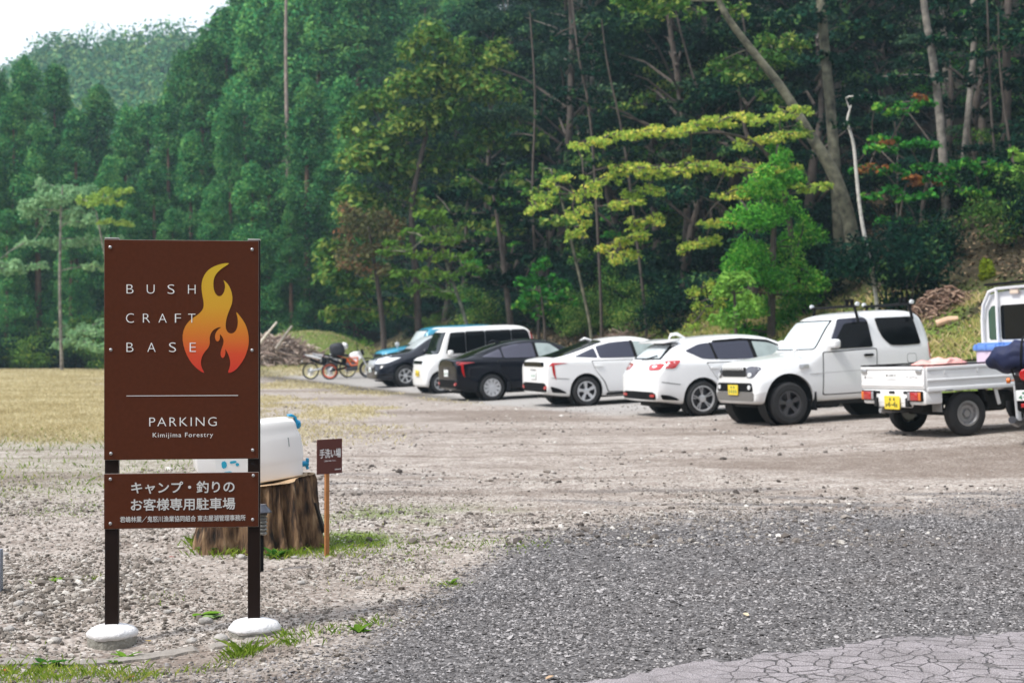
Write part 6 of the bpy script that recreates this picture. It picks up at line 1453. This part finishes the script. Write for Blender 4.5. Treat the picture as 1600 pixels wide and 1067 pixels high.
# ------------------------------------------------------------------ grasses and weeds
def blades(name, x, y, h, w, m, spread=.5):
    n = len(x); a = rng.uniform(0, 6.283, n); lx = rng.normal(0, spread, n) * h; ly = rng.normal(0, spread, n) * h
    z = ground(x, y); dx, dy = np.cos(a) * w, np.sin(a) * w
    v = np.stack([np.stack([x - dx, y - dy, z - .01], 1), np.stack([x + dx, y + dy, z - .01], 1), np.stack([x + lx * .45 + dx * .7, y + ly * .45 + dy * .7, z + h * .6], 1), np.stack([x + lx, y + ly, z + h], 1)], 1).reshape(-1, 3)
    o = link(bpy.data.objects.new(name, np_mesh(name, v, qf(n), m))); tag(o, kind='stuff'); return o
dry = leaf_mat('dry_grass_blade', (.40, .33, .17), (.64, .56, .34), (.74, .68, .46), .3, .7)
gr = leaf_mat('grass_blade', (.09, .17, .02), (.26, .36, .06), (.46, .44, .14), .35, .7)
n_ = 90000; sj = rng.uniform(4.8, 24, n_) ** 1.0; tj = rng.uniform(-2, 60, n_); x = 5.9 + .947 * sj - .32 * tj; y = 18.3 + .32 * sj + .947 * tj
k = (x < y * .42) & (x > -.2 * y) & (y > 16); x, y = x[k], y[k]; c_ = np.stack([x, y, ground(x, y) + .015], 1); nr_ = unit(rng.normal(size=(len(x), 3)) * .45 + np.array([0, 0, 1])); l_ = rng.uniform(.035, .085, len(x))
v = quads(c_, nr_, l_, l_ * .6); tag(link(bpy.data.objects.new('leaf_litter', np_mesh('leaf_litter', v, qf(len(v) // 4), stone_mat('dead_leaf', (.03, .022, .011), (.09, .058, .03), (.28, .19, .11))))), kind='stuff')
u = rng.uniform(0, 1, 260000); y = 19 * (83 / 19) ** u; x = rng.uniform(-.38, -.02, len(u)) * y
k = rng.uniform(0, 1, len(u)) < m_grass(x, y) * .9; x, y = x[k], y[k]
blades('dry_grass', x, y, rng.uniform(.02, .06, len(x)) * (.7 + y / 90), .005 + y * .00022, dry, .8)
n_ = 60000; sj = rng.uniform(4.4, 10.5, n_); tj = rng.uniform(-6, 32, n_); x = 5.9 + .947 * sj - .32 * tj; y = 18.3 + .32 * sj + .947 * tj
k = (x < y * .42) & (x > .1 * y) & (rng.uniform(0, 1, n_) < sstep(.4, .6, fbm(x, y, 1.3, 141))); x, y = x[k], y[k]
blades('bank_grass', x, y, rng.uniform(.06, .2, len(x)), .008, leaf_mat('mixed_bank_grass', (.20, .24, .05), (.50, .42, .16), (.62, .50, .28), .3, 1.0), .7)
u = rng.uniform(0, 1, 240000); y = 5.4 * (78 / 5.4) ** u; x = rng.uniform(-.38, .40, len(u)) * y
k = (rng.uniform(0, 1, len(u)) < m_green(x, y) * np.where(y < 13, .5, .9)) & ~on_asphalt(x, y); x, y = x[k], y[k]
blades('green_grass', x, y, rng.uniform(.4, 1.0, len(x)) * np.where(y < 13, .028, .022 + y * .0022), .0022 + y * .0003, gr, .6)
# tufts round the stump, the footings and the asphalt edge
tx = []; ty = []; th = []
for px, py, rr_, n, h in ((325, 850, .14, 420, .09), (350, 862, .18, 420, .08), (440, 868, .16, 330, .08), (470, 858, .2, 220, .05), (505, 862, .3, 300, .05), (560, 850, .5, 420, .04), (620, 862, .5, 260, .035), (760, 850, .5, 300, .035), (380, 1022, .07, 120, .09), (365, 1028, .08, 60, .06), (452, 1005, .12, 90, .05), (450, 992, .08, 60, .05), (520, 985, .15, 70, .05), (580, 975, .12, 60, .05),
                        (70, 1050, .3, 420, .05), (150, 1055, .25, 260, .05), (20, 1058, .2, 260, .05), (220, 1058, .12, 90, .05), (330, 1045, .15, 60, .04), (85, 905, .1, 60, .03), (150, 905, .1, 50, .04), (90, 800, .5, 220, .03), (30, 770, .7, 300, .03), (140, 640 + 150, .4, 100, .03), (545, 765 + 95, .3, 120, .04), (250, 935, .15, 40, .03), (610, 905, .3, 110, .03), (705, 915, .15, 70, .03)):
    p = hit(px, py); a = rng.normal(0, rr_ * .5, (n, 2)); tx += list(p.x + a[:, 0]); ty += list(p.y + a[:, 1]); th += list(rng.uniform(.4, 1.1, n) * h)
blades('grass_tufts', np.array(tx), np.array(ty), np.array(th) * .72, .0022, leaf_mat('fresh_grass_blade', (.10, .20, .02), (.30, .42, .06), (.52, .52, .14), .35, .7), .7)
wm = leaf_mat('weed_leaf', (.08, .20, .02), (.22, .38, .05), None, .35)
wm2 = leaf_mat('broad_weed_leaf', (.03, .11, .015), (.08, .24, .04), None, .3)
def weed(label, px, py, n, L, Wd, m, rise=.6, seed=0):
    rr = np.random.default_rng(seed + px); bm = B(); p = hit(px, py)
    for k in range(n):
        a = rr.uniform(0, 6.283); l = L * rr.uniform(.6, 1.1); el = rise * rr.uniform(.5, 1.3); pts = []
        for j in range(6):
            t = j / 5; r = l * t; pts.append((Vector((math.cos(a) * r * math.cos(el * (1 - .6 * t)), math.sin(a) * r * math.cos(el), r * math.sin(el) - .5 * l * t * t * .6 + .004)), Wd * math.sin(math.pi * (.12 + .84 * t)) ** .8))
        s = Vector((-math.sin(a), math.cos(a), 0)); prev = None
        for c, w in pts:
            cur = (bm.verts.new(c - s * w), bm.verts.new(c - Vector((0, 0, w * .35))), bm.verts.new(c + s * w))
            if prev: bm.faces.new((prev[0], prev[1], cur[1], cur[0])); bm.faces.new((prev[1], prev[2], cur[2], cur[1]))
            prev = cur
    o = fin(bm, 'weed', m, None, 80, loc=p); tag(o, label, 'weed'); return o
weed('bright green rosette weed below the left sign footing', 196, 1028, 11, .085, .014, wm)
weed('low round-leaved green plant between the two sign posts', 318, 960, 4, .10, .026, wm, .35)
weed('pale round-leaved plant beside the low green plant between the posts', 338, 962, 3, .08, .03, leaf_mat('pale_weed_leaf', (.20, .34, .12), (.34, .46, .2), None, .3), .4)
weed('broad dark-leaved weed at the lower left corner of the gravel', 75, 1040, 9, .10, .018, wm2, .5)
weed('bright leafy weed right of the right sign footing', 560, 988, 9, .085, .016, wm, .7)
weed('small yellow-green weed at the edge of the dark gravel', 705, 912, 7, .06, .012, wm, .7)
weed('leafy weed clump at the foot of the big stump between the posts', 345, 862, 26, .15, .034, wm2, .9)
weed('small weed at the stump foot nearest the garden lamp', 430, 872, 12, .11, .018, wm2, .8)
weed('bright green weed in the gravel left of the sign', 88, 908, 8, .06, .014, wm, .5)
weed('small green weed beside the rosette weed, right of the left footing', 182, 1040 - 4, 8, .05, .010, wm, .6)
for i, (px, py, c) in enumerate(((8, 1052, (.35, .05, .02)), (268, 873, (.30, .03, .02)), (232, 1005, (.55, .36, .03)), (205, 1062, (.4, .12, .04)), (860, 1072 - 10, (.45, .3, .18)), (1165, 975 - 12, (.55, .45, .3)))):
    p = hit(px, py); bm = B(); pts = [(math.cos(a) * .022 * (1 + .3 * math.cos(a)), math.sin(a) * .013) for a in [2 * math.pi * k / 10 for k in range(10)]]
    prism(bm, pts, 0, .0015, lambda u, v, d: Vector((u, v, d + .006 + .15 * abs(v)))); o = fin(bm, 'fallen_leaf', mat('fallen_leaf_%s' % 'abcdef'[i], c, .6), None, loc=(p.x, p.y, p.z + .008)); o.rotation_euler = (.1, .15, i)
    tag(o, 'small fallen leaf lying on the gravel', 'leaf', 'fallen leaves on the gravel')

# ------------------------------------------------------------------ air, light, camera
HAZE = .0006
hm_ = bpy.data.materials.new('haze_air'); hm_.use_nodes = True; nt = hm_.node_tree; nt.nodes.remove(nt.nodes['Principled BSDF'])
pv = nt.nodes.new('ShaderNodeVolumePrincipled'); pv.inputs['Color'].default_value = (.62, .84, 1, 1); pv.inputs['Density'].default_value = HAZE; pv.inputs['Anisotropy'].default_value = .2
nt.links.new(pv.outputs[0], nt.nodes['Material Output'].inputs['Volume'])
zmin, zmax = float(ZZ.min()) - 1, 96
bm = B(); box(bm, (0, 155, (zmin + zmax) / 2), (760, 400, zmax - zmin), 0); o = fin(bm, 'haze', hm_); tag(o, kind='stuff')

w = bpy.data.worlds.new('World'); sc.world = w; w.use_nodes = True; nt = w.node_tree; bg = nt.nodes['Background']
sky = nt.nodes.new('ShaderNodeTexSky'); sky.sky_type = 'NISHITA'; sky.sun_disc = False
SUN_EL, SUN_AZ = R(54), R(242)      # azimuth measured clockwise from +Y
sky.sun_elevation = SUN_EL; sky.sun_rotation = SUN_AZ
mx = nt.nodes.new('ShaderNodeMix'); mx.data_type = 'RGBA'; mx.inputs['Factor'].default_value = .72; mx.inputs['B'].default_value = (8.6, 8.8, 9.3, 1)
nt.links.new(sky.outputs[0], mx.inputs['A']); nt.links.new(mx.outputs['Result'], bg.inputs[0]); bg.inputs[1].default_value = .07
sl = bpy.data.lights.new('sun', 'SUN'); sl.energy = 1.7; sl.angle = R(11); sl.color = (1, .96, .9); so = link(bpy.data.objects.new('sun', sl))
dv = Vector((math.sin(SUN_AZ) * math.cos(SUN_EL), math.cos(SUN_AZ) * math.cos(SUN_EL), math.sin(SUN_EL)))
so.rotation_euler = dv.to_track_quat('Z', 'Y').to_euler()
cam = bpy.data.cameras.new('camera'); co = link(bpy.data.objects.new('camera', cam)); co.location = (0, 0, EYE)
co.rotation_euler = (R(90) + math.atan(6.5 / F), 0, 0); cam.sensor_width = 36; cam.lens = 50; cam.clip_end = 2000; cam.clip_start = .1
cam.dof.use_dof = True; cam.dof.focus_distance = 7.0; cam.dof.aperture_fstop = 4.0
sc.camera = co
sc.view_settings.view_transform = 'Standard'; sc.view_settings.look = 'None'; sc.view_settings.exposure = 1.4; sc.view_settings.gamma = 1
sc.cycles.max_bounces = 6; sc.cycles.diffuse_bounces = 3; sc.cycles.transparent_max_bounces = 6; sc.cycles.volume_bounces = 0
